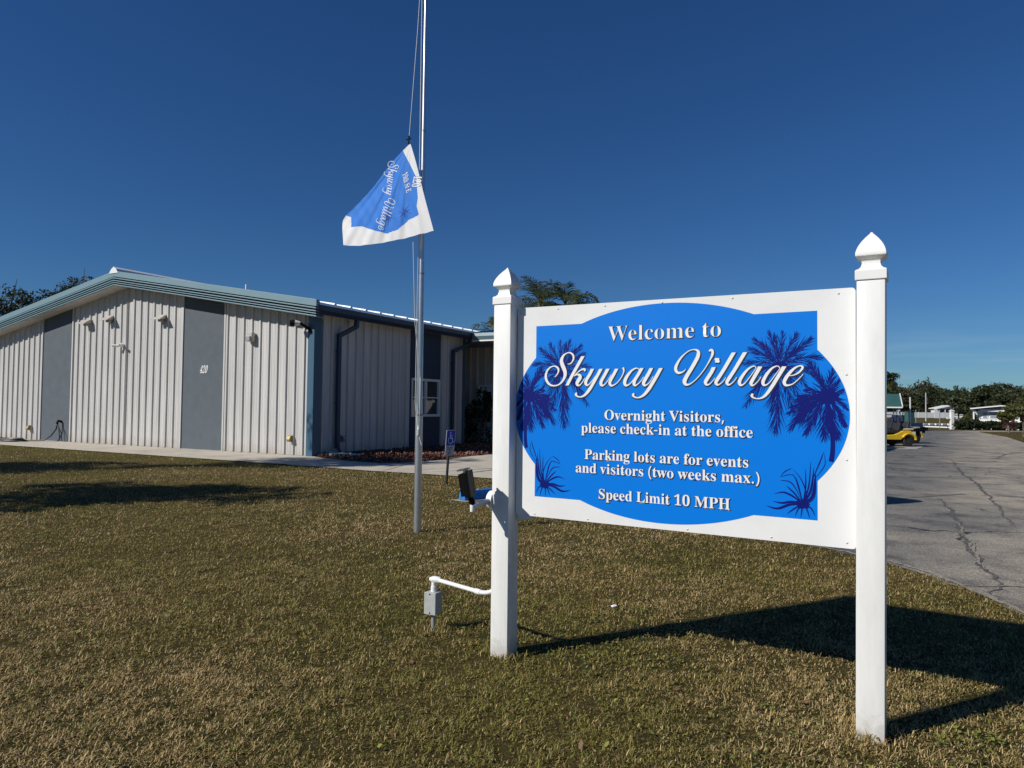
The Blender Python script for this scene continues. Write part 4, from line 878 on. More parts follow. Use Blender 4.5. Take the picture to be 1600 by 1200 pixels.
def trunk2(F, pts, w0, w1, mir):
    n = len(pts)
    for i in range(n - 1):
        a, b = Vector(pts[i]), Vector(pts[i + 1]); d = (b - a).normalized(); nr = Vector((-d.y, d.x)); wa = w0 + (w1 - w0) * i / (n - 1); wb = w0 + (w1 - w0) * (i + 1) / (n - 1)
        a2 = a - d * .002; q4 = [a2 - nr * wa / 2, b - nr * wb / 2, b + nr * wb / 2, a2 + nr * wa / 2]
        q4 = [tuple(x) for x in q4]
        if sum(inside(*x) for x in q4) >= 4: F.poly([(CX * 2 - x, z) if mir < 0 else (x, z) for x, z in q4])
def bez(P, n=16):
    out = []
    for i in range(len(P) - 1):
        p0, p1, p2, p3 = [Vector(P[min(max(i + k, 0), len(P) - 1)]) for k in (-1, 0, 1, 2)]
        for k in range(n):
            t_ = k / n; out.append(.5 * ((2 * p1) + (p2 - p0) * t_ + (2 * p0 - 5 * p1 + 4 * p2 - p3) * t_ ** 2 + (3 * p1 - p0 - 3 * p2 + p3) * t_ ** 3))
    out.append(Vector(P[-1])); return out
def spear(F, pts, wd, mir, hollow=False):
    P = bez(pts, 10); n = len(P)
    for i in range(n - 1):
        a, b = P[i], P[i + 1]; d = (b - a).normalized(); nr = Vector((-d.y, d.x)); f0 = math.sin(pi * min(1, .12 + .88 * i / (n - 1))); f1 = math.sin(pi * min(1, .12 + .88 * (i + 1) / (n - 1)))
        q4 = [tuple(a - nr * wd * f0 / 2), tuple(b - nr * wd * f1 / 2), tuple(b + nr * wd * f1 / 2), tuple(a + nr * wd * f0 / 2)]
        if all(inside(*x) for x in q4): F.poly([(CX * 2 - x, z) if mir < 0 else (x, z) for x, z in q4])
for mir in (1, -1):
    r = random.Random(5)
    F = Flat(YF - .0006)
    c = (1.640, 1.772)
    for tip, sag in (((1.455, 1.795), .035), ((1.49, 1.875), .02), ((1.513, 1.925), .02), ((1.587, 1.957), .01), ((1.615, 1.944), .0), ((1.655, 1.952), -.0), ((1.724, 1.942), .01), ((1.793, 1.916), .02),
                     ((1.84, 1.816), .04), ((1.83, 1.726), .04), ((1.775, 1.665), .05), ((1.622, 1.445), -.0), ((1.705, 1.545), .05), ((1.472, 1.575), .06), ((1.54, 1.68), .03), ((1.50, 1.735), .03), ((1.75, 1.87), .02), ((1.55, 1.90), .01), ((1.74, 1.60), .06), ((1.60, 1.55), .0)):
        frond(F, c, tip, sag, r, mir=mir)
    blob(F, c, .045, .036, mir, r)
    c2 = (1.868, 1.622)
    for tip, sag in (((1.785, 1.79), .01), ((1.892, 1.755), .0), ((1.933, 1.72), .0), ((1.958, 1.56), .03), ((1.69, 1.54), .05), ((1.695, 1.46), .06), ((1.768, 1.437), .04), ((1.85, 1.415), .0), ((1.912, 1.42), .0),
                     ((1.945, 1.48), .03), ((1.765, 1.655), .02), ((1.72, 1.60), .03), ((1.73, 1.50), .05), ((1.955, 1.66), .0), ((1.83, 1.72), .0)):
        frond(F, c2, tip, sag, r, 1.2, .0048, .5, mir)
    blob(F, c2, .055, .048, mir, r)
    trunk2(F, bez([(1.866, 1.60), (1.884, 1.50), (1.892, 1.40), (1.888, 1.32), (1.868, 1.235)]), .016, .026, mir)
    trunk2(F, bez([(1.89, 1.60), (1.93, 1.52), (1.952, 1.47)]), .012, .02, mir)
    c3 = (1.752, 1.078)
    for P, wd in (([c3, (1.69, 1.07), (1.63, 1.045), (1.572, 1.056)], .014), ([c3, (1.70, 1.085), (1.65, 1.075), (1.605, 1.082)], .012), ([c3, (1.71, 1.11), (1.66, 1.13), (1.612, 1.118)], .010), ([c3, (1.72, 1.12), (1.69, 1.15), (1.672, 1.165)], .008),
                  ([c3, (1.71, 1.05), (1.675, 1.02)], .008), ([c3, (1.73, 1.05), (1.715, 1.012)], .007), ([c3, (1.748, 1.05), (1.742, 1.003)], .007), ([c3, (1.772, 1.05), (1.785, 1.006)], .007), ([c3, (1.79, 1.06), (1.812, 1.02)], .007),
                  ([c3, (1.735, 1.15), (1.72, 1.20), (1.70, 1.23)], .008), ([c3, (1.765, 1.16), (1.765, 1.26)], .007), ([c3, (1.78, 1.17), (1.79, 1.30)], .007), ([c3, (1.79, 1.15), (1.805, 1.27)], .012), ([c3, (1.80, 1.12), (1.812, 1.24)], .02), ([c3, (1.77, 1.12), (1.745, 1.20), (1.70, 1.255)], .006),
                  ([(1.70, 1.255), (1.665, 1.235), (1.645, 1.208)], .005), ([(1.645, 1.208), (1.69, 1.222), (1.715, 1.215)], .004), ([(1.645, 1.19), (1.69, 1.185), (1.72, 1.15), c3], .006), ([(1.80, 1.21), (1.835, 1.30), (1.85, 1.345)], .006), ([(1.81, 1.21), (1.855, 1.28), (1.85, 1.345)], .004)):
        spear(F, P, wd, mir)
    blob(F, c3, .034, .026, mir, r)
    F.mb.build('palm_silhouette', M_INK, board, label='navy palm and agave silhouette on the %s side' % ('right' if mir > 0 else 'left'))
# printed words
def line(txt, cap, wd, z, off=0.0):
    ux, uy = (1, 0, 0), (0, 0, 1)
    for wi, wd_ in enumerate(txt.split(' ')):
        o = place_text('lettering', text_curve(txt, cap, wd, off, 0, wi), M_LETTER, board, (CX, YF, z), ux, uy, lift=.0018, label='white word ' + wd_.strip(',.()'))
        place_text('lettering_edge', text_curve(txt, cap, wd, off + .0032, 0, wi), M_SHADE, o, (CX + .0022, YF, z - .0026), ux, uy, lift=.0013)
line('Welcome to', .086, .662, 1.944, -.0016)
line('Overnight Visitors,', .0575, .694, 1.482)
line('please check-in at the office', .0575, .993, 1.404)
line('Parking lots are for events', .0575, .948, 1.2465)
line('and visitors (two weeks max.)', .0575, 1.062, 1.1655)
line('Speed Limit 10 MPH', .0575, .759, 1.0185)
def strokes(dx, dz, grow, y0, sel):
    F = Flat(y0)
    for st in SCRIPT.split('|')[sel]:
        fl, s = st.split(':'); fl = int(fl); P = [tuple(int(q) / 1e4 for q in p.split(',')) for p in s.split()]
        if fl: P = [(x, z, wd * .88 if wd > .02 else wd) for x, z, wd in P]
        pts = []; n = len(P)
        for i in range(n - 1):
            p0, p1, p2, p3 = [Vector(P[min(max(i + k, 0), n - 1)]) for k in (-1, 0, 1, 2)]
            for k in range(6):
                t_ = k / 6; pts.append(.5 * ((2 * p1) + (p2 - p0) * t_ + (2 * p0 - 5 * p1 + 4 * p2 - p3) * t_ ** 2 + (3 * p1 - p0 - 3 * p2 + p3) * t_ ** 3))
        pts.append(Vector(P[-1])); N = len(pts); L, Rr = [], []
        for i, p in enumerate(pts):
            a, b = pts[max(i - 1, 0)], pts[min(i + 1, N - 1)]; d = Vector((b.x - a.x, b.y - a.y)).normalized(); nr = Vector((-d.y, d.x)); h = p.z / 2 + grow
            if (i == 0 and fl & 1) or (i == N - 1 and fl & 2): nr = Vector((1 if nr.x > 0 else -1, 0)); h = h / .88
            c = Vector((p.x + dx, p.y + dz))
            if grow and i in (0, N - 1): c += d * grow * (1 if i else -1)
            L.append(c + nr * h); Rr.append(c - nr * h)
        # keep the two edges from folding back on themselves
        for i in range(N - 1):
            F.poly([tuple(L[i]), tuple(L[i + 1]), tuple(Rr[i + 1]), tuple(Rr[i])])
        for i, on in ((0, not fl & 1), (N - 1, not fl & 2)):
            h = pts[i].z / 2 + grow
            if on and h > .0012:
                F.poly([(pts[i].x + dx + h * cos(2 * pi * k / 12), pts[i].y + dz + h * sin(2 * pi * k / 12)) for k in range(12)])
    return F.mb
for sel, wd_ in ((slice(0, 12), 'Skyway'), (slice(12, None), 'Village')):
    o = strokes(0, 0, 0, YF - .0018, sel).build('lettering', M_LETTER, board, label='large white script word ' + wd_)
    strokes(.003, -.004, .0035, YF - .0012, sel).build('lettering_edge', M_SHADE, o)
for x, z in ((.35, 2.155), (.66, 2.153), (1.01, 2.15), (1.40, 2.148), (1.92, 2.135), (1.955, 1.73), (1.955, 1.31), (1.955, .905), (1.60, .895), (1.16, .892), (.56, .892), (.20, .892), (.085, 2.14)):
    sc = MB(); sc.lathe([(.005, 0), (.005, -.0015), (.003, -.003)], (x, YF - .0002, z), 10, axis='y'); sc.build('screw', mat('screw_grey', (.5, .5, .5), .4, .4), board, smooth=True)

# floodlight on an arm beside the left post
def sl(x, y, z): v = Matrix.Rotation(S_ROT, 3, 'Z') @ Vector((x, y, z)); return v + S_ORG
t = thing('sign_floodlight', 'black finned floodlight on a white conduit arm at the left sign post', 'floodlight', tuple(S_ORG))
wl = lambda x, y, z: Vector(sl(x, y, z)) - S_ORG
hc = Vector((-.228, -.20, 1.085)); tz = Vector((-.17, .0, 1)).normalized(); ty = Vector((0.12, 1, .0)).normalized(); tx = ty.cross(tz).normalized()
mb = MB()
mb.obox(hc, tx * .014, ty * .085, tz * .072)
mb.build('lamp_body', M_DARK, t, bevel=.004)
mb = MB(); mb.obox(hc + tx * .020, tx * .0055, ty * .091, tz * .078); mb.build('lens_frame', M_DARK, t, bevel=.003)
mb = MB()
for k in range(9): mb.obox(hc - tx * .024 + ty * (-.076 + .019 * k), tx * .0105, ty * .003, tz * (.06 if k % 2 else .066))
mb.build('cooling_fins', M_DARK, t)
mb = MB(); mb.obox(hc + tz * .088 - tx * .012, tx * .032, ty * .05, tz * .004); mb.obox(hc + tz * .08 - tx * .0, tx * .006, ty * .055, tz * .014); mb.build('sensor_visor', mat('visor_grey', (.10, .10, .10), .5), t)
kb = hc - tz * .072
mb = MB(); mb.tube([kb, kb - tz * .05 + Vector((.012, .02, 0))], [.018, .02], 12); mb.build('knuckle', M_DARK, t, smooth=True)
ke = kb - tz * .05 + Vector((.012, .02, 0))
mb = MB(); mb.tube([ke + Vector((0, 0, .012)), ke + Vector((-.004, 0, -.05))], [.02, .013], 12); mb.build('conduit_nipple', M_WHITE, t, smooth=True)
jb = wl(-.085, -.02, .96)
mb = MB(); mb.tube([ke + Vector((0, .0, -.022)), ke * .5 + jb * .5 + Vector((0, 0, -.008)), jb], [.017, .017, .02], 12); mb.build('conduit_arm', mat('conduit_grey', (.42, .43, .44), .5), t, smooth=True)
ax = (wl(0, 0, 0) - wl(-1, 0, 0)).normalized()
mb = MB(); mb.tube([jb - ax * .012, jb + ax * .024], [.060, .060], 20); mb.build('round_junction_box', M_WHITE, t, smooth=True)

# electrical box on a stake with conduit to the post
eb = Vector((-.524, 4.955, 0))
t = thing('electrical_box', 'grey weatherproof box on a short stake with white conduit running to the post', 'electrical box', tuple(eb))
mb = MB(); mb.obox((0, 0, .195), Vector((.040, -.020, 0)), Vector((.020, .034, 0)), (0, 0, .074)); mb.build('box_body', mat('box_grey', (.40, .41, .39), .5, var=.08, vscale=30), t, bevel=.006)
mb = MB(); fx = Vector((.020, .034, 0)).normalized(); mb.obox(Vector((0, 0, .195)) - fx * .0425, Vector((.041, -.0205, 0)), fx * .0028, (0, 0, .075)); mb.build('box_cover', mat('box_grey', (.4, .4, .4)), t, bevel=.002)
for z in (.258, .132):
    mb = MB(); mb.lathe([(.005, 0), (.005, .003)], (-fx.x * .0455, -fx.y * .0455 - .003, z), 10, axis='y'); mb.build('cover_screw', M_DARK, t)
mb = MB(); mb.tube([(0, 0, -.03), (0, 0, .125)], .015, 12); mb.build('stake', M_GREYM, t, smooth=True)
pe = Vector(sl(-.055, 0, .50)) - eb
mb = MB(); mb.tube([(0, 0, .262), (0, 0, .305)], .021, 14); mb.tube([(0, 0, .30), (0, 0, .345)], .017, 14); mb.build('box_fitting', M_WHITE, t, smooth=True)
mb = MB(); mb.tube([(-.03, .006, .352), (0, 0, .352), (.045, -.012, .348)], [.013, .024, .022], 14); mb.build('conduit_elbow', M_WHITE, t, smooth=True)
a0 = Vector((.03, -.008, .349)); d_ = (pe - a0); hz = Vector((d_.x, d_.y, 0)).normalized(); Lh = Vector((d_.x, d_.y, 0)).length
pts = [a0, a0 + hz * (Lh * .70)]
for k in range(1, 9):
    a = pi / 2 * k / 8 * .95; rr = Lh * .30; pts.append(a0 + hz * (Lh * .70 + rr * sin(a)) + Vector((0, 0, .085 * (1 - cos(a)))))
mb = MB(); mb.tube(pts, .0145, 14); mb.build('conduit_pipe', M_WHITE, t, smooth=True)
mb = MB(); q = a0 + hz * (Lh * .69); mb.tube([q - hz * .02, q + hz * .03], .0185, 14); mb.build('conduit_coupling', M_WHITE, t, smooth=True)

# ---------------------------------------------------------------- flagpole
FP = Vector((-1.145, 8.80, 0))
fp = thing('flagpole', 'tall aluminium flagpole standing in the lawn', 'flagpole', tuple(FP))
M_ALU = mat('aluminium', (.60, .61, .62), .33, .85, var=.06, vscale=12)
mb = MB(); mb.tube([(0, 0, -.1), (0, 0, 1.44)], [.047, .045], 24); mb.build('pole_section', M_ALU, fp, smooth=True)
mb = MB(); mb.tube([(0, 0, 1.44), (0, 0, 3.2)], [.040, .035], 24); mb.build('pole_section', M_ALU, fp, smooth=True)
mb = MB(); mb.tube([(0, 0, 3.2), (0, 0, 5.0)], [.033, .027], 24); mb.build('pole_section', M_ALU, fp, smooth=True)
mb = MB(); mb.tube([(0, 0, 5.0), (0, 0, 7.4)], [.025, .019], 24); mb.build('pole_section', M_ALU, fp, smooth=True)
for z, r_ in ((1.44, .047), (3.2, .037), (5.0, .029)):
    mb = MB(); mb.lathe([(r_, -.012), (r_, .006), (r_ - .006, .012)], (0, 0, z), 24); mb.build('pole_collar', mat('collar_dark', (.30, .30, .30), .4, .7), fp, smooth=True)
mb = MB(); mb.lathe([(.001, -.06), (.04, -.045), (.06, 0), (.04, .045), (.001, .06)], (0, 0, 7.52), 20); mb.tube([(0, 0, 7.38), (0, 0, 7.47)], .03, 14); mb.build('ball_finial', M_ALU, fp, smooth=True)
M_ROPE = mat('rope', (.62, .62, .60), .8)
mb = MB(); mb.box(-.012, .012, -.075, -.045, 1.22, 1.25); mb.tube([(0, -.07, 1.16), (0, -.085, 1.235), (0, -.07, 1.31)], [.008, .012, .008], 8); mb.build('cleat', M_WHITE, fp)
F0 = (-.152, -.22, 4.775)      # where the flag hangs
mb = MB()
mb.tube([(-.04, -.03, 7.36), (-.085, -.10, 6.2), F0], .0045, 6)
mb.tube([(-.05, .0, 7.36), (-.046, -.01, 4.8), (-.04, -.03, 3.6), (-.045, -.05, 1.6), (-.005, -.078, 1.26)], .0045, 6)
mb.tube([(-.085, -.24, 3.75), (-.06, -.1, 2.6), (.012, -.06, 1.9), (.015, -.075, 1.26)], .0045, 6)
for k in range(5): mb.tube([(.014 * cos(a), -.082 + .012 * sin(a), 1.195 + .016 * k + .02 * cos(a)) for a in [2 * pi * i / 10 for i in range(11)]], .006, 6)
mb.tube([(.01, -.085, 1.2), (.03, -.09, 1.13), (.045, -.085, 1.07)], .006, 6)
mb.build('halyard', M_ROPE, fp, smooth=True)
mb = MB(); mb.tube([(F0[0], F0[1], 4.85), (F0[0] - .004, F0[1], 4.75)], .010, 8); mb.tube([(F0[0] - .035, F0[1], 4.80), (F0[0] + .03, F0[1], 4.82)], .007, 8); mb.build('snap_hook', M_DARK, fp)

# ---------------------------------------------------------------- flag, hanging limp by one corner
FO = Vector((FP.x + F0[0], FP.y + F0[1], 0))
YD = FO.y                                     # distance of the cloth; outline in metres on that plane (x, z)
FM = -.75                                     # the cloth's plane is turned towards the sun: its left side hangs farther back
def fpx(px, py):                              # outline of the cloth, in metres on that slanting plane (x, z)
    kx = (px - 800 + .012 * (py - 600)) / 1109.0
    y = (YD - FM * FO.x) / (1 - FM * kx)
    return Vector((kx * y, 1.55 + (636.0 - .012 * (800 - px) - py) / 1109.0 * y))
LB = bez([fpx(*q) for q in ((638.5, 220), (611, 248), (580, 289), (552, 320), (537, 336), (533, 350), (536.5, 383))], 12)
RB = bez([fpx(*q) for q in ((639.5, 220), (649, 252), (662, 304), (677, 359.5))], 12)
BB = bez([fpx(*q) for q in ((536.5, 383), (565, 383.5), (600, 378), (640, 369), (677, 359.5))], 12)
def samp(P, t_):
    f_ = t_ * (len(P) - 1); i = min(int(f_), len(P) - 2); return P[i].lerp(P[i + 1], f_ - i)
P0 = fpx(639, 220)
def fdepth(p):
    d = p - P0; r_ = d.length; a = math.atan2(d.x, -d.y)
    k = min(1, r_ / .9)
    y = .017 * k * math.sin(a * 7 + 1.2 + .8 * r_) + .010 * k * math.sin(a * 23 + 2.0 * r_) + .0045 * k * math.sin(a * 51 - 3 * r_ + 1)
    y += FM * (p.x - FO.x) - .04 * k * math.sin(1.8 * r_ + a * 2) + .004 * math.sin(40 * d.x + 23 * d.y) * k
    return y
NU, NV = 230, 210
gv = []; 
for i in range(NU + 1):
    t_ = .012 + .988 * i / NU
    for j in range(NV + 1):
        s_ = j / NV
        base = samp(LB, t_).lerp(samp(RB, t_), s_)
        straight = samp(LB, 1).lerp(samp(RB, 1), s_)
        p = base + (samp(BB, s_) - straight) * t_ ** 3
        gv.append(p)
BLUE = [fpx(*q) for q in ((627, 230), (600, 256), (575, 285), (548, 322), (538, 334), (546.6, 337), (547.7, 354), (565, 353), (586, 360.5), (604, 364), (621, 358), (638, 342), (654, 335.5), (650.6, 321), (652, 308), (649.5, 275), (639, 253))]
gx = np.array([p.x for p in gv]); gz = np.array([p.y for p in gv])
cx = gx.reshape(NU + 1, NV + 1); cz = gz.reshape(NU + 1, NV + 1)
mcx = ((cx[:-1, :-1] + cx[1:, 1:]) / 2).ravel(); mcz = ((cz[:-1, :-1] + cz[1:, 1:]) / 2).ravel()
isb = in_poly(mcx, mcz, [tuple(p) for p in BLUE])
mb = MB()
mb.add([(p.x - FO.x, fdepth(p), p.y) for p in gv], [])
for i in range(NU):
    for j in range(NV):
        mb.f.append((i * (NV + 1) + j, i * (NV + 1) + j + 1, (i + 1) * (NV + 1) + j + 1, (i + 1) * (NV + 1) + j)); mb.mi.append(1 if isb[i * NV + j] else 0)
def cloth(name, c):
    m = bpy.data.materials.new(name); m.use_nodes = True; t_ = m.node_tree; b = t_.nodes['Principled BSDF']
    b.inputs['Base Color'].default_value = (*c, 1); b.inputs['Roughness'].default_value = .75
    tr = t_.nodes.new('ShaderNodeBsdfTranslucent'); tr.inputs['Color'].default_value = (*c, 1); mx = t_.nodes.new('ShaderNodeMixShader'); mx.inputs[0].default_value = .2
    t_.links.new(b.outputs[0], mx.inputs[1]); t_.links.new(tr.outputs[0], mx.inputs[2]); t_.links.new(mx.outputs[0], t_.nodes['Material Output'].inputs['Surface'])
    return m
flag = thing('flag', 'white bordered blue flag hanging limp at half height on the pole', 'flag', (FO.x, FO.y, 0))
cl = mb.build('flag_cloth', [cloth('flag_white', (.80, .79, .78)), cloth('flag_blue', (.03, .20, .66))], flag, smooth=True)
def on_flag(p, lift): return (p.x - FO.x, fdepth(p) - lift, p.y)
def flag_word(me, org, end, kx, ky, lift):
    """lay a flat text mesh along a line on the cloth, letters' tops towards the right"""
    a, b = fpx(*org), fpx(*end); d = (b - a).normalized(); u = Vector((-d.y, d.x))
    m2 = MB()
    for v in me.vertices: m2.v.append(on_flag((a + b) / 2 + d * v.co.x * kx + u * v.co.y * ky, lift))
    for p in me.polygons: m2.f.append(tuple(p.vertices)); m2.mi.append(0)
    return m2
M_FW = cloth('flag_print', (.8, .8, .8))
flag_word(text_curve('420', .11, .14), (646, 272), (642, 289), 1, 1, .006).build('flag_lettering', M_FW, cl)
flag_word(text_curve('19th St E', .07, .26), (627, 269), (634, 300), 1, 1, .006).build('flag_lettering', M_FW, cl)
lf = .005
a, b = fpx(605, 247), fpx(594, 349)
d = (b - a); L_ = d.length; d.normalize(); u = Vector((-d.y, d.x))
for sk, st in enumerate(SCRIPT.split('|')):
    if sk in (0, 12): sm_ = MB()
    fl, s = st.split(':'); P = [tuple(int(q) / 1e4 for q in p.split(',')) for p in s.split()]
    pts = [Vector(q) for q in P]
    for i in range(len(pts) - 1):
        for k in range(3):
            p0 = pts[i].lerp(pts[i + 1], k / 3); p1 = pts[i].lerp(pts[i + 1], (k + 1) / 3)
            quad = []
            dd = Vector((p1.x - p0.x, p1.y - p0.y)); 
            if dd.length < 1e-6: continue
            dd.normalize(); nr = Vector((-dd.y, dd.x)); lf += 2e-6
            for p, sg in ((p0, 1), (p1, 1), (p1, -1), (p0, -1)):
                q = Vector((p.x, p.y)) + nr * sg * max(p.z, .010) * .42
                fx_ = (q.x - .255) / 1.36; bow = .035 * math.sin(pi * fx_) 
                quad.append(on_flag(a + d * (fx_ * L_) + u * ((q.y - 1.70) * .80 + bow), lf))
            sm_.add(quad, [(0, 1, 2, 3)])
    if sk in (11, len(SCRIPT.split('|')) - 1): sm_.build('flag_lettering', M_FW, cl)
lf = .003; r = random.Random(3); M_FN = cloth('flag_navy', (.035, .11, .46))
for cpx, nfr, rr in (((631, 330), 18, .10), ((607, 338), 14, .09)):
    c = fpx(*cpx); pm = MB()
    for k in range(nfr):
        a_ = 2 * pi * k / nfr + r.uniform(-.1, .1); e = c + Vector((cos(a_), sin(a_))) * rr * r.uniform(.35, 1.25); n_ = Vector((-sin(a_), cos(a_))) * .0035; lf += 1e-5; mdl = (c + e) / 2
        pm.add([on_flag(c, lf), on_flag(mdl + n_, lf), on_flag(e, lf), on_flag(mdl - n_, lf)], [(0, 1, 2, 3)])
    pm.build('flag_palm', M_FN, cl)

# ---------------------------------------------------------------- accessible parking sign and wheel stop
t = thing('parking_sign', 'small leaning accessible parking sign on a black post in the lawn', 'sign', (-1.272, 14.02, 0), R(56))
M_POST = mat('post_black', (.015, .015, .016), .5)
mb = MB(); mb.add([(a * .022, b * .015, -.05) for a, b in ((-1, -1), (1, -1), (1, 1), (-1, 1))] + [(a * .022 + .03, b * .015 - .05, 1.0) for a, b in ((-1, -1), (1, -1), (1, 1), (-1, 1))], [(0, 1, 2, 3), (7, 6, 5, 4)] + [(i, (i + 1) % 4, 4 + (i + 1) % 4, 4 + i) for i in range(4)])
mb.build('sign_post', M_POST, t)
def tilt(mbx):
    mbx.v = [(x * .92 + .03 * z, y - .05 * z, .06 + z * .90) for x, y, z in mbx.v]; return mbx
def rr2(x0, x1, z0, z1, r_):
    pts = []
    for cx_, cz_, a0 in ((x1 - r_, z1 - r_, 0), (x0 + r_, z1 - r_, 90), (x0 + r_, z0 + r_, 180), (x1 - r_, z0 + r_, 270)):
        for k in range(5): a = R(a0 + k * 22.5); pts.append((cx_ + r_ * cos(a), cz_ + r_ * sin(a)))
    return pts
M_SW = mat('sign_white', (.50, .52, .56), .5); M_SB = mat('sign_blue', (.006, .04, .55), .45, spec=.2)
mb = MB(); mb.prism(rr2(-.152, .152, .58, 1.14, .025), 'y', -.028, -.022); pl_ = tilt(mb).build('sign_plate', M_SW, t)
mb = MB(); mb.prism(rr2(-.138, .138, .80, 1.126, .02), 'y', -.0295, -.0282); tilt(mb).build('blue_field', M_SB, pl_)
mb = MB(); cz0 = .93; y_ = -.031
mb.lathe([(.022, 0), (.022, -.001)], (-.02, y_, 1.075), 14, axis='y')
def bar(ax_, az_, bx_, bz_, wd):
    global y_
    y_ -= .0003; d_ = Vector((bx_ - ax_, bz_ - az_)).normalized() * wd / 2; n_ = Vector((-d_.y, d_.x))
    mb.add([(ax_ + n_.x, y_, az_ + n_.y), (bx_ + n_.x, y_, bz_ + n_.y), (bx_ - n_.x, y_, bz_ - n_.y), (ax_ - n_.x, y_, az_ - n_.y)], [(0, 1, 2, 3)])
bar(-.02, 1.05, -.012, .955, .03); bar(-.014, 1.01, .05, 1.01, .018); bar(-.012, .955, .055, .955, .026); bar(.05, .96, .075, .86, .024); bar(.07, .865, .105, .88, .02)
pa = [(-.01 + .075 * cos(a), .915 + .075 * sin(a)) for a in [R(130 + 210 * k / 14) for k in range(15)]]
for q0, q1 in zip(pa, pa[1:]): bar(*q0, *q1, .018)
tilt(mb).build('wheelchair_symbol', mat('symbol_white', (.62, .64, .7), .5), pl_)
mb = MB()
for z, ws in ((.755, (.07, .10)), (.72, (.16,)), (.685, (.05,)), (.65, (.12,)), (.615, (.10,))):
    x = -sum(ws) / 2 - .01 * (len(ws) - 1)
    for w_ in ws:
        n_ = int(w_ / .022)
        for k in range(n_): mb.box(x + k * .022, x + k * .022 + .015, -.0292, -.0282, z - .011, z + .011)
        x += w_ + .02
tilt(mb).build('small_print', M_POST, pl_)
t = thing('wheel_stop', 'bright blue concrete wheel stop at the parking edge behind the sign post', 'wheel stop', (-.80, 11.70, .012), R(43))
mb = MB(); mb.prism([(-.08, 0), (-.075, .10), (-.05, .15), (.05, .15), (.075, .10), (.08, 0)], 'x', 0, 1.83); mb.build('stop_body', mat('paint_blue', (.012, .17, .52), .6, var=.12, vscale=18, dirt=(.12, .24, .40), dscale=9, dlo=.6, dhi=.75, bump=.3, bscale=60), t, bevel=.012)
for x in (.35, 1.48):
    mb = MB(); mb.lathe([(.022, 0), (.022, .012), (.012, .016)], (x, 0, .149), 10); mb.build('anchor_pin', M_GREYM, t)
# ---------------------------------------------------------------- vegetation
M_BARK = mat('bark', (.14, .115, .09), .9, var=.35, vscale=6, bump=.6, bscale=20)
L_OAK = leaf_mat('oak_leaf', (.014, .020, .008), (.040, .050, .016), (.095, .095, .035))
L_WOOD = leaf_mat('wood_leaf', (.022, .032, .014), (.055, .070, .026), (.115, .115, .05))
L_WOOD2 = leaf_mat('wood_leaf_dull', (.035, .042, .018), (.080, .085, .036), (.15, .14, .065))
L_OLIVE = leaf_mat('olive_leaf', (.045, .055, .015), (.10, .105, .025), (.16, .15, .04))
L_HEDGE = leaf_mat('hedge_leaf', (.010, .018, .008), (.028, .042, .014), (.07, .085, .03))
L_RED = leaf_mat('red_leaf', (.05, .02, .02), (.10, .045, .04), (.14, .09, .05))
L_PALM = leaf_mat('palm_leaf', (.03, .045, .015), (.085, .10, .03), (.18, .17, .07), trans=.2, rough=.4)

def leaves(blobs, n, size, seed, clump=.16, nclump=26):
    """blobs: (x,y,z,rx,ry,rz) list -> leaf quads gathered in twig clumps spread through each volume"""
    g = np.random.default_rng(seed); vol = np.array([b[3] * b[4] * b[5] for b in blobs]) ** .7; vol /= vol.sum()
    V, T = [], []
    for b, f in zip(blobs, vol):
        m = max(12, int(n * f)); c = np.array(b[:3]); rad = np.array(b[3:])
        d = g.normal(size=(nclump, 3)); d /= np.linalg.norm(d, axis=1)[:, None]
        cc = d * (g.uniform(.25, 1, (nclump, 1)) ** .45)
        k = g.integers(0, nclump, m)
        p = cc[k] + g.normal(size=(m, 3)) * clump * g.uniform(.5, 1.3, (nclump, 1))[k]
        out = np.linalg.norm(p, axis=1, keepdims=True); p = np.where(out > 1.18, p / out * 1.18, p)
        V.append(c + p * rad); T.append(np.clip(.42 + g.normal(0, .2, m) + g.normal(0, .14, nclump)[k], 0, 1))
    P = np.concatenate(V); tt = np.concatenate(T); m = len(P)
    a = g.normal(size=(m, 3)); a /= np.linalg.norm(a, axis=1)[:, None]
    h = g.normal(size=(m, 3)); b_ = np.cross(a, h); b_ /= np.linalg.norm(b_, axis=1)[:, None]
    s = size * g.uniform(.55, 1.3, m)[:, None]
    q = np.stack([P - a * s, P + b_ * s * .48, P + a * s, P - b_ * s * .48], 1).reshape(-1, 3)
    f = np.arange(m * 4).reshape(m, 4)
    return q, f, np.repeat(tt, 4)
def limb_tree(t, blobs, hgt, r0, seed, m=None):
    """tapered trunk that forks into a limb for every part of the crown"""
    r = random.Random(seed); mb = MB(); fk = Vector((r.uniform(-.1, .1) * r0 * 8, r.uniform(-.1, .1) * r0 * 8, hgt))
    mb.tube([(0, 0, -.1), (0, 0, .12), fk * .5 + Vector((r.uniform(-.5, .5) * r0, 0, 0)), fk], [r0 * 1.5, r0 * 1.05, r0 * .85, r0 * .7], 10)
    for b in blobs:
        e = Vector(b[:3]); md = fk.lerp(e, .5) + Vector((r.uniform(-1, 1), r.uniform(-1, 1), r.uniform(-.2, .6))) * .12 * (e - fk).length
        mb.tube([fk * .94, md, e, e + (e - md) * .6], [r0 * .5, r0 * .3, r0 * .16, r0 * .05], 6)
        for k in range(3):
            q = e + Vector((r.uniform(-1, 1) * b[3], r.uniform(-1, 1) * b[4], r.uniform(-.5, 1) * b[5])) * .8
            mb.tube([md.lerp(e, .6), q], [r0 * .14, r0 * .03], 5)
    return mb.build('trunk', m or M_BARK, t, smooth=True)
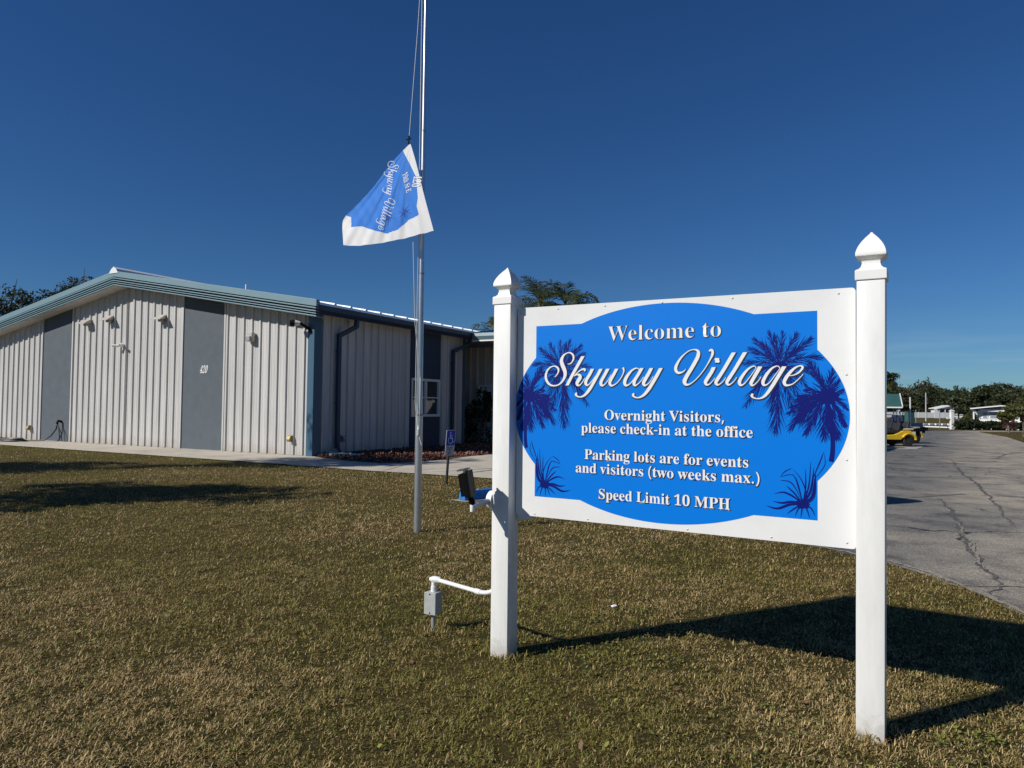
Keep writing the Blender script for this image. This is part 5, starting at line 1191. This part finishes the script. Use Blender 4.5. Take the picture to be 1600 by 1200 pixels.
def tree(label, loc, blobs, n, size, lm, hgt, r0, seed, group=None, name='tree', clump=.16, nclump=26, cat='tree'):
    t = thing(name, label, cat, (loc[0], loc[1], 0), 0, group)
    limb_tree(t, blobs, hgt, r0, seed)
    V, T, ti = leaves(blobs, n, size, seed, clump, nclump)
    np_mesh('crown', V, T, lm, t, ti, quads=True)
    return t
def rblobs(r, w, z0, z1, k, sz):
    out = []
    for i in range(k):
        a = r.uniform(0, 2 * pi); q = r.uniform(.15, 1) ** .6; z = r.uniform(z0, z1); taper = 1 - .45 * max(0, (z - z0) / max(.01, z1 - z0)) ** 2
        s = sz * r.uniform(.7, 1.25); out.append((w * q * cos(a) * taper, w * q * sin(a) * taper, z, s * 1.15, s * 1.15, s * .75))
    return out
# oaks behind the hall, left edge
tree('dark spreading oak crown behind the hall, at the left edge', (-33.5, 47), [(-2, 0, 7.6, 2.2, 2, 1.2), (.2, 0, 8.3, 1.6, 1.5, .9), (2.2, .5, 8.15, 1.5, 1.4, .8), (-.5, 1, 6.6, 2.6, 2, 1.1), (3.2, 0, 7.0, 1.6, 1.4, .9), (-3.8, 0, 8.3, 1.6, 1.5, .9), (1.5, 0, 7.1, 1.6, 1.4, .7)], 9000, .10, L_OAK, 3.2, .32, 3, 'oaks behind the hall', 'oak_tree', .20, 34)
tree('taller domed oak crown rising over the left roof slope', (-28.6, 47), [(0, 0, 9.0, 1.35, 1.3, .75), (-1.1, .3, 8.4, 1.1, 1.1, .7), (1.2, 0, 8.5, 1.1, 1.1, .7), (-2.0, 0, 7.6, 1.2, 1.2, .7), (2.0, 0, 7.8, 1.0, 1.0, .6), (0, .4, 7.8, 1.7, 1.4, .8), (-.3, 0, 6.8, 1.9, 1.5, .7)], 8000, .095, L_OAK, 4, .3, 8, 'oaks behind the hall', 'oak_tree', .19, 34)
# two trees out to the left whose shadows cross the lawn
r = random.Random(4)
tree('tall slim tree on the lawn well left of the hall corner', (-15.0, 14.2), rblobs(r, 1.3, 6.3, 9.4, 9, 1.0), 5200, .12, L_OAK, 4.5, .16, 12, None, 'lawn_tree', .2, 24)
tree('broad low tree on the lawn left of the sign', (-13.6, 8.6), rblobs(r, 1.35, 4.4, 6.4, 9, .95), 4200, .12, L_OAK, 2.8, .2, 14, None, 'lawn_tree', .2, 24)

r = random.Random(19)  # out-of-view oaks added to dim the low sky and show in the window
for i, (x, y, tp, wv, lab) in enumerate(((29, 4, 9, 4.2, 'unseen oak added on the right verge nearest the camera'), (33, 13, 10.5, 4.6, 'tallest unseen oak added along the right verge'), (36, 21.5, 9.5, 4.2, 'unseen oak added on the right verge across from the hall'), (30.5, -7, 10, 4.5, 'unseen oak added on the right verge behind the camera'))):
    tree(lab, (x, y), rblobs(r, wv, tp * .28, tp * .85, 12, tp * .19), 4200, .24, L_OAK, tp * .3, .3, 60 + i, None, 'oak_tree', .2, 24)

def palm_crown(t, top, nfr, flen, seed, leaf=.5, lm=None, droop=1.0, fan=False, wd=.03, nl=34, el=(-28, 82)):
    el_rng = el
    r = random.Random(seed); g = np.random.default_rng(seed); V, F, T = [], [], []; st = MB(); cnt = 0
    for k in range(nfr):
        az = 2 * pi * k / nfr * 1.618 * 2 + r.uniform(-.2, .2); el = R(r.uniform(*el_rng)); L_ = flen * r.uniform(.8, 1.1)
        d = Vector((cos(az), sin(az), 0)); pts = []; p = Vector(top); e = el
        ns = 12
        for i in range(ns + 1):
            pts.append(p.copy()); p = p + (d * cos(e) + Vector((0, 0, sin(e)))) * L_ / ns; e -= droop * R(9.5) * (.35 + 1.3 * i / ns)
        st.tube(pts, [.028 * (1 - .85 * i / ns) * flen / 2 for i in range(ns + 1)], 5)
        side = Vector((-sin(az), cos(az), 0))
        for i in range(nl):
            f_ = .14 + .86 * (i + .5) / nl; x = f_ * ns; j = min(int(x), ns - 1); b = pts[j].lerp(pts[j + 1], x - j); td = (pts[j + 1] - pts[j]).normalized()
            ll = leaf * flen / 2 * (math.sin(pi * min(1, .22 + .72 * f_)) + .15) * r.uniform(.85, 1.1)
            for sg in (-1, 1):
                v = (td * r.uniform(.45, .75) + side * sg * r.uniform(.7, .95) + Vector((0, 0, r.uniform(-.15, .35)))).normalized()
                e1 = b + v * ll * .55; e2 = b + v * ll + Vector((0, 0, -.28 * ll)); w_ = Vector((td.x, td.y, td.z)) * wd * flen / 2
                o_ = len(V); V += [b - w_ * .4, b + w_ * .4, e1 + w_, e2, e1 - w_]; F += [(o_, o_ + 1, o_ + 2), (o_, o_ + 2, o_ + 4), (o_ + 4, o_ + 2, o_ + 3)]
                T += [min(1, max(0, r.gauss(.45, .2)))] * 5
    st.build('frond_ribs', lm or L_PALM, t)
    np_mesh('fronds', np.array([tuple(v) for v in V]), np.array(F), lm or L_PALM, t, np.array(T))
def palm(label, loc, h, nfr, flen, seed, r0=.14, lean=(0, 0), group=None, **kw):
    t = thing('palm_tree', label, 'palm tree', (loc[0], loc[1], 0), 0, group)
    top = Vector((lean[0], lean[1], h)); mb = MB(); pts = [Vector((lean[0] * (k / 14) ** 1.6, lean[1] * (k / 14) ** 1.6, h * k / 14 - (.1 if k == 0 else 0))) for k in range(15)]
    mb.tube(pts, [r0 * (1.35 - .5 * min(1, k / 4)) * (1 + .05 * (k % 2)) for k in range(15)], 10)
    mb.build('trunk', M_BARK, t, smooth=True)
    palm_crown(t, top, nfr, flen, seed, **kw)
    return t
palm('rounded feathery palm just right of the left post cap, behind the board', (1.35, 37), 7.0, 27, 1.7, 3, lean=(.05, 0), leaf=.75, wd=.030, nl=20, el=(-15, 86), droop=.8, group='palms behind the sign')
palm('feathery palm leaning right with one long arched frond above the board', (2.75, 38), 7.0, 14, 2.35, 22, lean=(.1, 0), leaf=.62, wd=.028, nl=26, el=(10, 74), droop=1.15, group='palms behind the sign')
palm('shorter palm over the wing roof, fronds left of the left post', (-.72, 33), 5.0, 13, 1.35, 31, r0=.1, leaf=.85, wd=.035, nl=16, el=(0, 80), group='palms behind the sign')
tree('medium tree on the lawn farther left, level with the hall', (-18.2, 13.4), rblobs(r, 1.9, 3.6, 5.6, 10, 1.0), 5200, .12, L_OAK, 2.6, .16, 15, None, 'lawn_tree', .2, 24)
# dark shrub by the porch
t = thing('porch_shrub', 'dark leafy shrub in the shade of the porch beside the door', 'shrub', (*bl(.1, 9.3), 0))
mb = MB()
for k in range(7): mb.tube([(0, 0, 0), (.3 * cos(k), .3 * sin(k), .9), (.5 * cos(k * 1.3), .5 * sin(k * 1.3), 1.7)], [.03, .02, .01], 5)
mb.build('stems', M_BARK, t)
V, T, ti = leaves([(0, 0, .8, .7, .6, .7), (.3, .1, 1.5, .5, .5, .5), (-.2, 0, 1.4, .45, .45, .4), (.2, -.2, 1.95, .35, .35, .35)], 2600, .06, 5); np_mesh('foliage', V, T, L_HEDGE, t, ti, quads=True)

# ---------------------------------------------------------------- right background
# cabbage palm
t = thing('cabbage_palm', 'tall cabbage palm with curved pale trunk rising behind the green roof', 'palm tree', (40.0, 76, 0))
mb = MB(); mb.tube([(-.3, 0, -.1), (-.25, 0, 2), (.0, 0, 3.4), (.1, 0, 4.8)], [.2, .17, .15, .15], 8); mb.build('trunk', mat('palm_bark', (.26, .23, .19), .9, var=.3, vscale=5), t, smooth=True)
palm_crown(t, Vector((.1, 0, 4.9)), 34, 1.75, 8, leaf=.75, droop=1.5, wd=.07, nl=16)
# wood behind
r = random.Random(21)
tops = [(1360, 592), (1376, 588), (1394, 604), (1408, 598), (1420, 603), (1434, 594), (1447, 590), (1460, 599), (1470, 606), (1484, 612), (1495, 602), (1508, 606), (1522, 606), (1538, 600), (1552, 598), (1566, 596), (1580, 602), (1594, 604), (1612, 596), (1640, 600)]
for i, (px, py) in enumerate(tops):
    D = 205 + r.uniform(-12, 25); x = (px - 800 + .012 * -40) / 1109 * D; top = 1.55 + (636 + .012 * (px - 800) - py) / 1109 * D
    wv = r.uniform(3.2, 4.6)
    bb = rblobs(r, wv, top * .28, top * .80, 13, top * .19) + [(r.uniform(-.6, .6), 0, top * .86, wv * .34, wv * .34, top * .14)]
    tree(['dense dark tree in the wood on the horizon', 'dull green tree in the wood on the horizon'][i % 2], (x, D), bb, 2600, .36, [L_WOOD, L_WOOD2, L_WOOD, L_OAK, L_WOOD2][i % 5], top * .3, .25, 40 + i, ['dark trees of the wood', 'dull green trees of the wood'][i % 2], 'wood_tree', .17, 22)
# understorey that closes the wood
bb = [(x, r.uniform(212, 240), r.uniform(.8, 3.6), 5.5, 3.5, r.uniform(1.8, 3.2)) for x in np.arange(92, 200, 3.2)]
V, T, ti = leaves(bb, 17000, .5, 77, .25, 16); tag(np_mesh('undergrowth', V, T, L_WOOD, None, ti, quads=True), label='dark undergrowth between the trunks of the wood', cat='undergrowth', kind='stuff')
# nearer trees in front of the wood
for i, (x, y, tp, wv, lab) in enumerate(((60, 118, 4.9, 2.4, 'rounded tree behind the low blue wall, left of the utility pole'), (70.5, 112, 4.2, 1.9, 'small tree between the utility pole and the porch house'), (72, 104, 4.6, 1.8, 'feathery small tree right of the porch house'), (62, 86, 4.4, 2.2, 'bushy tree left behind the mobile home'), (71, 92, 5.4, 3.2, 'broad tree behind the mobile home roof'), (80, 108, 6.2, 3.4, 'tall dull tree right behind the mobile home'))):
    tree(lab, (x, y), rblobs(r, wv, tp * .4, tp * .82, 9, tp * .17), 2000, .22, L_WOOD, tp * .3, .14, 90 + i, None, 'background_tree', .18, 22)

# shelter with green roof
t = thing('shelter', 'open shelter with steep green roof and pale wall beside the parked cart', 'shelter', (29.3, 59.8, 0), R(-24))
M_GREEN = mat('roof_green', (.035, .10, .085), .5, var=.1, vscale=2)
mb = MB(); mb.prism([(-2.2, 1.92), (-2.2, 2.0), (0, 3.02), (2.2, 2.0), (2.2, 1.92), (0, 2.94)], 'x', -3.2, 2.95); mb.build('roof', M_GREEN, t)
mb = MB(); mb.box(-3.2, 2.98, -2.27, -2.2, 1.84, 1.94); mb.prism([(-2.28, 1.9), (-2.28, 2.02), (0, 3.08), (2.28, 2.02), (2.28, 1.9), (0, 2.96)], 'x', 2.95, 3.02); mb.build('eave_board', M_FRAME, t)
mb = MB(); mb.box(-3.2, 1.5, -1.0, 1.6, 0, 1.9); mb.build('wall', M_WHITE, t)
mb = MB(); mb.box(-3.2, 1.6, -1.06, -1.0, 1.35, 1.42); mb.box(1.45, 1.55, -1.06, -1.0, 0, 1.9); mb.build('wall_trim', M_GREYM, t)
mb = MB(); mb.box(.7, 1.3, -1.05, -.99, 1.0, 1.4); mb.build('window', M_GLASS, t)
for x in (2.75, -3.1):
    mb = MB(); mb.box(x - .09, x + .09, -2.1, -1.92, 0, 1.9); mb.build('post', mat('post_bluegrey', (.33, .42, .46), .5), t)
t = thing('flag_mast', 'thin white mast at the corner of the green roofed shelter', 'pole', (32.55, 58.0, 0))
mb = MB(); mb.tube([(0, 0, 0), (0, 0, 2.75)], .05, 8); mb.lathe([(.12, 0), (.12, .05), (.05, .12)], (0, 0, 0), 10); mb.build('mast_tube', M_FRAME, t, smooth=True)
t = thing('storage_bin', 'dark green bin cabinet standing behind the shelter post', 'cabinet', (56.0, 100, 0), R(10))
mb = MB(); mb.box(-.5, .5, -.4, .4, .0, 1.62); mb.build('cabinet_body', M_GREEN, t, bevel=.03)
mb = MB(); mb.prism([(-.46, 1.625), (-.46, 1.68), (.46, 1.80), (.46, 1.625)], 'x', -.56, .56); mb.build('lid', M_DARK, t)
# shuffleboard court, kerbs, fence
t = thing('low_wall', 'low blue wall with pale coping blocks, behind the parked cart', 'wall', (37.2, 66.2, 0), math.atan2(.8, 2.1))
mb = MB(); mb.box(-1.3, 1.45, -.1, .1, 0, .52); mb.build('wall_body', mat('wall_blue', (.030, .10, .22), .7, var=.15, vscale=1.5), t, bevel=.01)
mb = MB(); mb.box(-1.3, 1.45, -.13, -.1, 0, .06); mb.build('base_strip', M_FRAME, t)
t = thing('court_kerb', 'long low white kerb along the grass right of the low blue wall', 'kerb', (42.5, 71.8, 0), math.atan2(-4.4, .9))
mb = MB(); mb.box(-2.8, 2.8, -.12, .12, 0, .13); mb.build('kerb_body', M_FRAME, t, bevel=.03)
for i in range(11):
    q = (46.0 + i * .82, 83.0 + i * .12)
    if i == 0:
        t0 = thing('marker_block', 'white block in the row on the grass behind the low blue wall', 'marker', (*q, 0), .3, 'row of white blocks behind the low wall'); mb = MB(); mb.box(-.32, .32, -.12, .12, 0, .22); mb.build('block_body', M_FRAME, t0, bevel=.03)
    else: t = copy_tree(t0); t.location = (*q, 0)
for i, x in enumerate((38.2, 41.2)):
    t = thing('net_post', ['slim grey post at the front of the low blue wall', 'slim grey post at the right end of the low blue wall'][i], 'post', (x + .5, 68 + i * 1.2, 0)); mb = MB(); mb.tube([(0, 0, 0), (0, 0, 1.75 - .1 * i)], .035, 8); mb.lathe([(.1, 0), (.1, .03), (.04, .06)], (0, 0, 0), 10); mb.build('post_tube', M_GREYM, t, smooth=True)
t = thing('privacy_fence', 'long white panel fence in front of the wood, left of the porch house', 'fence', (98, 186, 0), R(2))
for k in range(8):
    mb = MB(); mb.box(k * 2.2 + .06, k * 2.2 + 2.14, -.03, .03, .05, 1.45); mb.build('fence_panel', M_FRAME, t)
    mb = MB(); mb.box(k * 2.2 - .06, k * 2.2 + .06, -.06, .06, 0, 1.55); mb.build('fence_post', M_FRAME, t)
t = thing('fence_end', 'pointed white gable piece at the right end of the white fence', 'fence', (110.4, 184, 0))
mb = MB(); mb.prism([(-.9, 0), (.55, 0), (.55, 1.4), (-.35, 2.4), (-.9, 2.4)], 'y', -.05, .05); mb.box(.5, .62, -.08, .08, 0, 1.5); mb.build('panel', M_FRAME, t)
# porch house
t = thing('porch_house', 'small white house with a gabled screened porch far beyond the white kerb', 'house', (117.6, 190, 0), R(-8))
mb = MB(); mb.box(-3.0, 3.0, 0, 5, 0, 1.0); mb.box(-3.0, 3.0, 1.2, 5, 1.0, 2.4); mb.build('wall', M_WHITE, t)
mb = MB(); mb.prism([(-3.5, 2.45), (0, 3.25), (3.5, 2.45), (3.5, 2.62), (0, 3.45), (-3.5, 2.62)], 'y', -.5, 5.3); mb.build('roof', M_ROOFW, t)
mb = MB(); mb.prism([(-3.0, 2.4), (3.0, 2.4), (0, 3.2)], 'y', -.05, .05); mb.build('gable', M_WHITE, t)
for x in (-3.0, -1.6, -.2, 1.3, 2.85):
    mb = MB(); mb.box(x, x + .16, -.1, .06, 1.0, 2.4); mb.build('porch_post', M_FRAME, t)
mb = MB(); mb.box(-2.9, 2.9, .3, .34, 1.0, 2.4); mb.build('screen', mat('screen_dark', (.05, .055, .05), .7), t)
mb = MB(); mb.box(-3.1, 3.1, -.2, -.05, .9, 1.05); mb.build('porch_rail', M_FRAME, t)
t = thing('white_bollard_post', 'bright white square post standing at the near edge of the far road', 'post', (39.85, 64.3, 0))
mb = MB(); mb.box(-.14, .14, -.14, .14, 0, 1.66); mb.build('post_shaft', M_WHITE, t, bevel=.02)
mb = MB(); mb.sq_lathe([(.17, 0), (.17, .05), (.02, .13)], (0, 0, 1.66)); mb.build('post_cap', M_WHITE, t)
mb = MB(); mb.box(-.45, .5, -.05, .05, .95, 1.12); mb.build('sign_arm', M_WHITE, t)
t = thing('utility_pole', 'slender pale utility pole standing left of the porch house', 'pole', (70.0, 120, 0))
mb = MB(); mb.tube([(0, 0, 0), (0, 0, 4.8)], [.13, .09], 10); mb.build('pole_shaft', mat('pole_wood', (.42, .40, .36), .9), t, smooth=True)
mb = MB(); mb.box(-.1, .1, -.22, -.1, 3.4, 3.9); mb.build('meter_box', M_GREYM, t)
# mobile home
t = thing('mobile_home', 'white low mobile home with flat gable roof, bay windows and carport on the right', 'mobile home', (44.1, 64.4, 0), R(-34))
mb = MB(); mb.box(-1.55, 1.6, 0, 8, .75, 1.75); mb.box(-1.5, 1.55, .12, 8, .02, .75); mb.build('wall', M_WHITE, t)
mb = MB(); mb.prism([(-2.1, 1.86), (.2, 2.14), (2.3, 1.98), (2.3, 2.06), (.2, 2.24), (-2.1, 1.96)], 'y', -.9, 8.2); mb.build('roof', M_ROOFW, t)
mb = MB(); mb.prism([(-1.55, 1.75), (1.6, 1.75), (1.6, 1.98), (.2, 2.1), (-1.55, 1.9)], 'y', -.04, .06); mb.build('gable', mat('gable_shaded', (.30, .32, .34), .7), t)  # grey puts the shadow under the fascia into the gable's colour
mb = MB(); mb.box(-1.35, 1.4, -.5, -.42, 1.66, 1.84); mb.build('awning', M_FRAME, t)
for a, b in ((-1.2, -.75), (-.65, .0), (.12, 1.0)):
    mb = MB(); mb.box(a, b, -.06, -.005, 1.0, 1.6); f_ = mb.build('window', M_FRAME, t)
    mb = MB(); mb.box(a + .07, b - .07, -.075, -.062, 1.07, 1.29); mb.box(a + .07, b - .07, -.075, -.062, 1.33, 1.54); mb.build('pane', mat('pane_pale', (.25, .30, .33), .15), f_)
mb = MB(); mb.box(-1.6, 1.7, -.1, -.02, .72, .84); mb.build('sill_band', M_FRAME, t)
mb = MB(); mb.box(-1.9, -1.78, -.6, -.5, 0, 1.9); mb.add([(-1.95, -.62, 1.86), (-1.85, -.62, 1.86), (-1.5, -.5, 1.35), (-1.6, -.5, 1.35)], [(0, 1, 2, 3)]); mb.build('porch_brace', M_FRAME, t)
mb = MB(); mb.box(1.62, 2.3, 1.4, 1.5, 0, 1.9); mb.build('carport_back', M_DARK, t)
mb = MB(); mb.box(1.5, 6.2, -1.0, 7, 1.93, 2.06); mb.build('carport_roof', M_ROOFW, t)
mb = MB(); mb.box(2.4, 6.2, 5.5, 5.6, 0, 1.93); mb.build('carport_wall', mat('carport_shade', (.10, .10, .11), .8), t)
for x in (6.0,):
    mb = MB(); mb.box(x, x + .1, -.9, -.8, 0, 1.93); mb.build('carport_post', M_FRAME, t)
# hedge shrubs along the far side of the road
for i, (x, y, w_, h_, lm, lab) in enumerate(((38.9, 63.4, .75, .85, L_HEDGE, 'dark hedge shrub just right of the white square post'), (40.1, 63.7, .8, .9, L_HEDGE, 'dark hedge shrub second from the white square post'), (40.7, 65.3, .7, 1.5, L_OLIVE, 'tall yellow green shrub rising behind the dark hedge'), (41.3, 63.3, .8, .85, L_HEDGE, 'dark hedge shrub below the tall yellow green shrub'), (42.0, 63.0, .6, .8, L_HEDGE, 'dark hedge shrub at the left of the reddish shrub'), (42.6, 62.4, .7, .8, L_RED, 'reddish brown shrub under the bay windows'), (43.1, 61.4, .5, .8, L_HEDGE, 'small clipped dark shrub at the right end of the hedge'))):
    t = thing('hedge_shrub', lab, 'shrub', (x + 1.35, y + .2, 0)); mb = MB()
    for k in range(5): mb.tube([(0, 0, 0), (w_ * .4 * cos(k * 1.3), w_ * .4 * sin(k * 1.3), h_ * .7)], [.04, .015], 5)
    mb.build('stems', M_BARK, t)
    V, T, ti = leaves([(0, 0, h_ * .42, w_, w_ * .8, h_ * .42), (w_ * .35, 0, h_ * .7, w_ * .6, w_ * .6, h_ * .32), (-w_ * .4, 0, h_ * .65, w_ * .55, w_ * .55, h_ * .32)], 1500, .10, 200 + i, .2, 20); np_mesh('foliage', V, T, lm, t, ti, quads=True)
# young trees on the right verge
for i, (x, y, h_, w_, lab) in enumerate(((34.0, 47.2, 2.75, .95, 'young tree nearest the road on the right verge, thick crown'), (39.2, 56.0, 2.05, .6, 'middle young tree on the verge before the mobile home'), (42.0, 60.2, 1.9, .55, 'thin young tree farthest along the verge by the white wall'))):
    tree(lab, (x, y), [(0, 0, h_ * .66, w_, w_, h_ * .2), (w_ * .5, .1, h_ * .85, w_ * .7, w_ * .7, h_ * .16), (-w_ * .6, 0, h_ * .60, w_ * .7, w_ * .7, h_ * .14), (-w_ * .9, 0, h_ * .72, w_ * .5, w_ * .5, h_ * .1)], 1500, .09, L_OLIVE, h_ * .45, .05, 300 + i, 'young trees on the verge', 'young_tree', .2, 20)
t = thing('white_bucket', 'small white bucket on the ground by the carport', 'bucket', (42.3, 58.4, 0))
mb = MB(); mb.lathe([(.11, 0), (.15, .30), (.16, .31), (.13, .30)], n=14); mb.build('bucket_body', M_FRAME, t, smooth=True)
mb = MB(); mb.tube([(.15 * cos(a), 0, .3 + .14 * sin(a)) for a in [pi * k / 10 for k in range(11)]], .008, 5); mb.build('bail_handle', M_GREYM, t)

# unseen board added behind the welcome sign to cast a shadow on the road
t = thing('shadow_board', 'unseen grey board on a post, added behind the welcome sign to cast a shadow', 'board', (4.25, 11.55, .006), R(-64))
mb = MB(); mb.prism(rr2(-.62, .62, 1.25, 2.1, .2), 'y', -.012, .012); mb.build('board_panel', M_GREYM, t)
mb = MB(); mb.tube([(0, .04, -.05), (0, .04, 2.05)], .03, 10); mb.build('post', M_GREYM, t, smooth=True)
# ---------------------------------------------------------------- yellow cart
t = thing('golf_cart', 'yellow off road golf cart parked nose left with bags on its rear', 'golf cart', (16.55, 31.75, .016), R(8))
M_YEL = mat('cart_yellow', (.72, .47, .03), .3, var=.03, vscale=3)
M_RUB = mat('tyre_rubber', (.016, .016, .016), .8); M_SEAT = mat('seat_black', (.022, .02, .022), .55); M_CHR = mat('chrome', (.6, .6, .62), .25, .9)
def arch(cx_, r_, z_, a0, a1, k=10): return [(cx_ + r_ * cos(a0 + (a1 - a0) * i / k), z_ + r_ * sin(a0 + (a1 - a0) * i / k)) for i in range(k + 1)]
side = [(-1.30, .34), (-1.32, .60), (-1.20, .78), (-.62, .84), (-.52, .56), (-.1, .50), (.22, .53), (.40, .60), (.62, .70), (.98, .70), (1.16, .58), (1.28, .44), (1.28, .38)] + arch(.86, .30, .235, R(28), R(152)) + [(.52, .30), (-.55, .30)] + arch(-.88, .30, .235, R(20), R(160))
mb = MB(); mb.prism(side, 'y', -.58, .58); body = mb.build('body', M_YEL, t, bevel=.03)
mb = MB()
for s in (-1, 1):
    mb.prism(arch(.86, .37, .235, R(10), R(150)) + arch(.86, .31, .235, R(150), R(10)), 'y', s * .60 - .06, s * .60 + .06)
    mb.prism(arch(-.88, .37, .235, R(20), R(165)) + arch(-.88, .31, .235, R(165), R(20)), 'y', s * .60 - .06, s * .60 + .06)
mb.build('fender_flares', M_YEL, t, bevel=.015)
for x in (-.88, .86):
    for s in (-1, 1):
        mb = MB(); mb.lathe([(.17, -.09), (.225, -.085), (.235, -.05), (.235, .05), (.225, .085), (.17, .09)], (x, s * .52, .235), 22, axis='y'); wh = mb.build('wheel', M_RUB, t, smooth=True)
        mb = MB(); mb.lathe([(.12, s * .075), (.115, s * .085), (.03, s * .095)], (x, s * .52, .235), 14, axis='y'); mb.build('rim', mat('rim_dark', (.06, .06, .065), .4, .5), wh)
mb = MB(); mb.box(-.12, .45, -.52, .52, .60, .72); mb.build('seat', M_SEAT, t, bevel=.04)
mb = MB(); mb.prism([(.40, .70), (.52, .70), (.62, 1.04), (.52, 1.06)], 'y', -.50, -.03); mb.prism([(.40, .70), (.52, .70), (.62, 1.04), (.52, 1.06)], 'y', .03, .50); mb.build('backrest', M_SEAT, t, bevel=.03)
mb = MB(); mb.tube([(-.62, 0, .82), (-.32, -.22, 1.02)], .02, 8); mb.tube([(-.30 + .05 * cos(a), -.22 + .17 * sin(a), 1.04 + .16 * cos(a)) for a in [2 * pi * k / 16 for k in range(17)]], .016, 6); mb.build('steering_wheel', M_DARK, t)
mb = MB()
for s in (-1, 1): mb.tube([(-.72, s * .52, .82), (-.42, s * .52, 1.38)], .018, 6)
mb.tube([(-.42, -.52, 1.38), (-.42, .52, 1.38)], .018, 6); mb.build('windscreen_frame', M_DARK, t)
mb = MB(); mb.box(.70, 1.22, -.45, .45, .72, .80); mb.build('rear_deck', mat('deck_cream', (.55, .50, .38), .6), t, bevel=.02)
mb = MB()
for s in (-.45, .45): mb.tube([(1.1, s, .62), (1.45, s, .82), (1.66, s, .70)], .02, 6)
mb.box(1.25, 1.66, -.5, .5, .66, .78); mb.build('rear_basket', M_DARK, t, bevel=.02)
mb = MB(); mb.box(1.26, 1.34, -.5, .5, .30, .40); mb.tube([(1.3, -.4, .4), (1.42, -.4, .62)], .03, 6); mb.box(1.36, 1.55, -.42, -.2, .50, .66); mb.build('rear_bumper', M_DARK, t, bevel=.01)
mb = MB(); mb.box(1.08, 1.2, -.585, -.555, .45, .66); mb.build('tail_light', mat('lens_pale', (.7, .68, .6), .3), t)
tc_ = copy_tree(t); tc_.location = (18.75, 35.0, .016); tc_.rotation_euler.z = R(14); tc_['label'] = 'second yellow cart mostly hidden behind the nearest yellow cart'; tc_['group'] = t['group'] = 'parked golf carts'
for s in (-.22, .2):
    tg = thing('golf_bag', ['dark navy golf bag standing nearer the camera on the cart rear', 'dark golf bag with pale hood on the far side of the cart rear'][s > 0], 'golf bag', (16.55 + .78 * cos(R(8)) - s * sin(R(8)), 31.75 + .78 * sin(R(8)) + s * cos(R(8)), .816), R(8), 'golf bags on the cart')
    mb = MB(); mb.tube([(0, 0, 0), (.02, 0, .30), (.0, 0, .58)], [.12, .11, .13], 14); mb.box(-.16, -.10, -.07, .07, .15, .5); mb.build('bag_tube', mat('bag_navy', (.02, .03, .07), .6), tg, smooth=True)
    mb = MB()
    for k in range(4): mb.tube([(.05 * cos(k * 1.7), .05 * sin(k * 1.7), .55), (.09 * cos(k * 1.7), .09 * sin(k * 1.7), .68 + .04 * k)], [.008, .028], 6)
    mb.build('club_heads', M_DARK if s < 0 else M_CHR, tg)
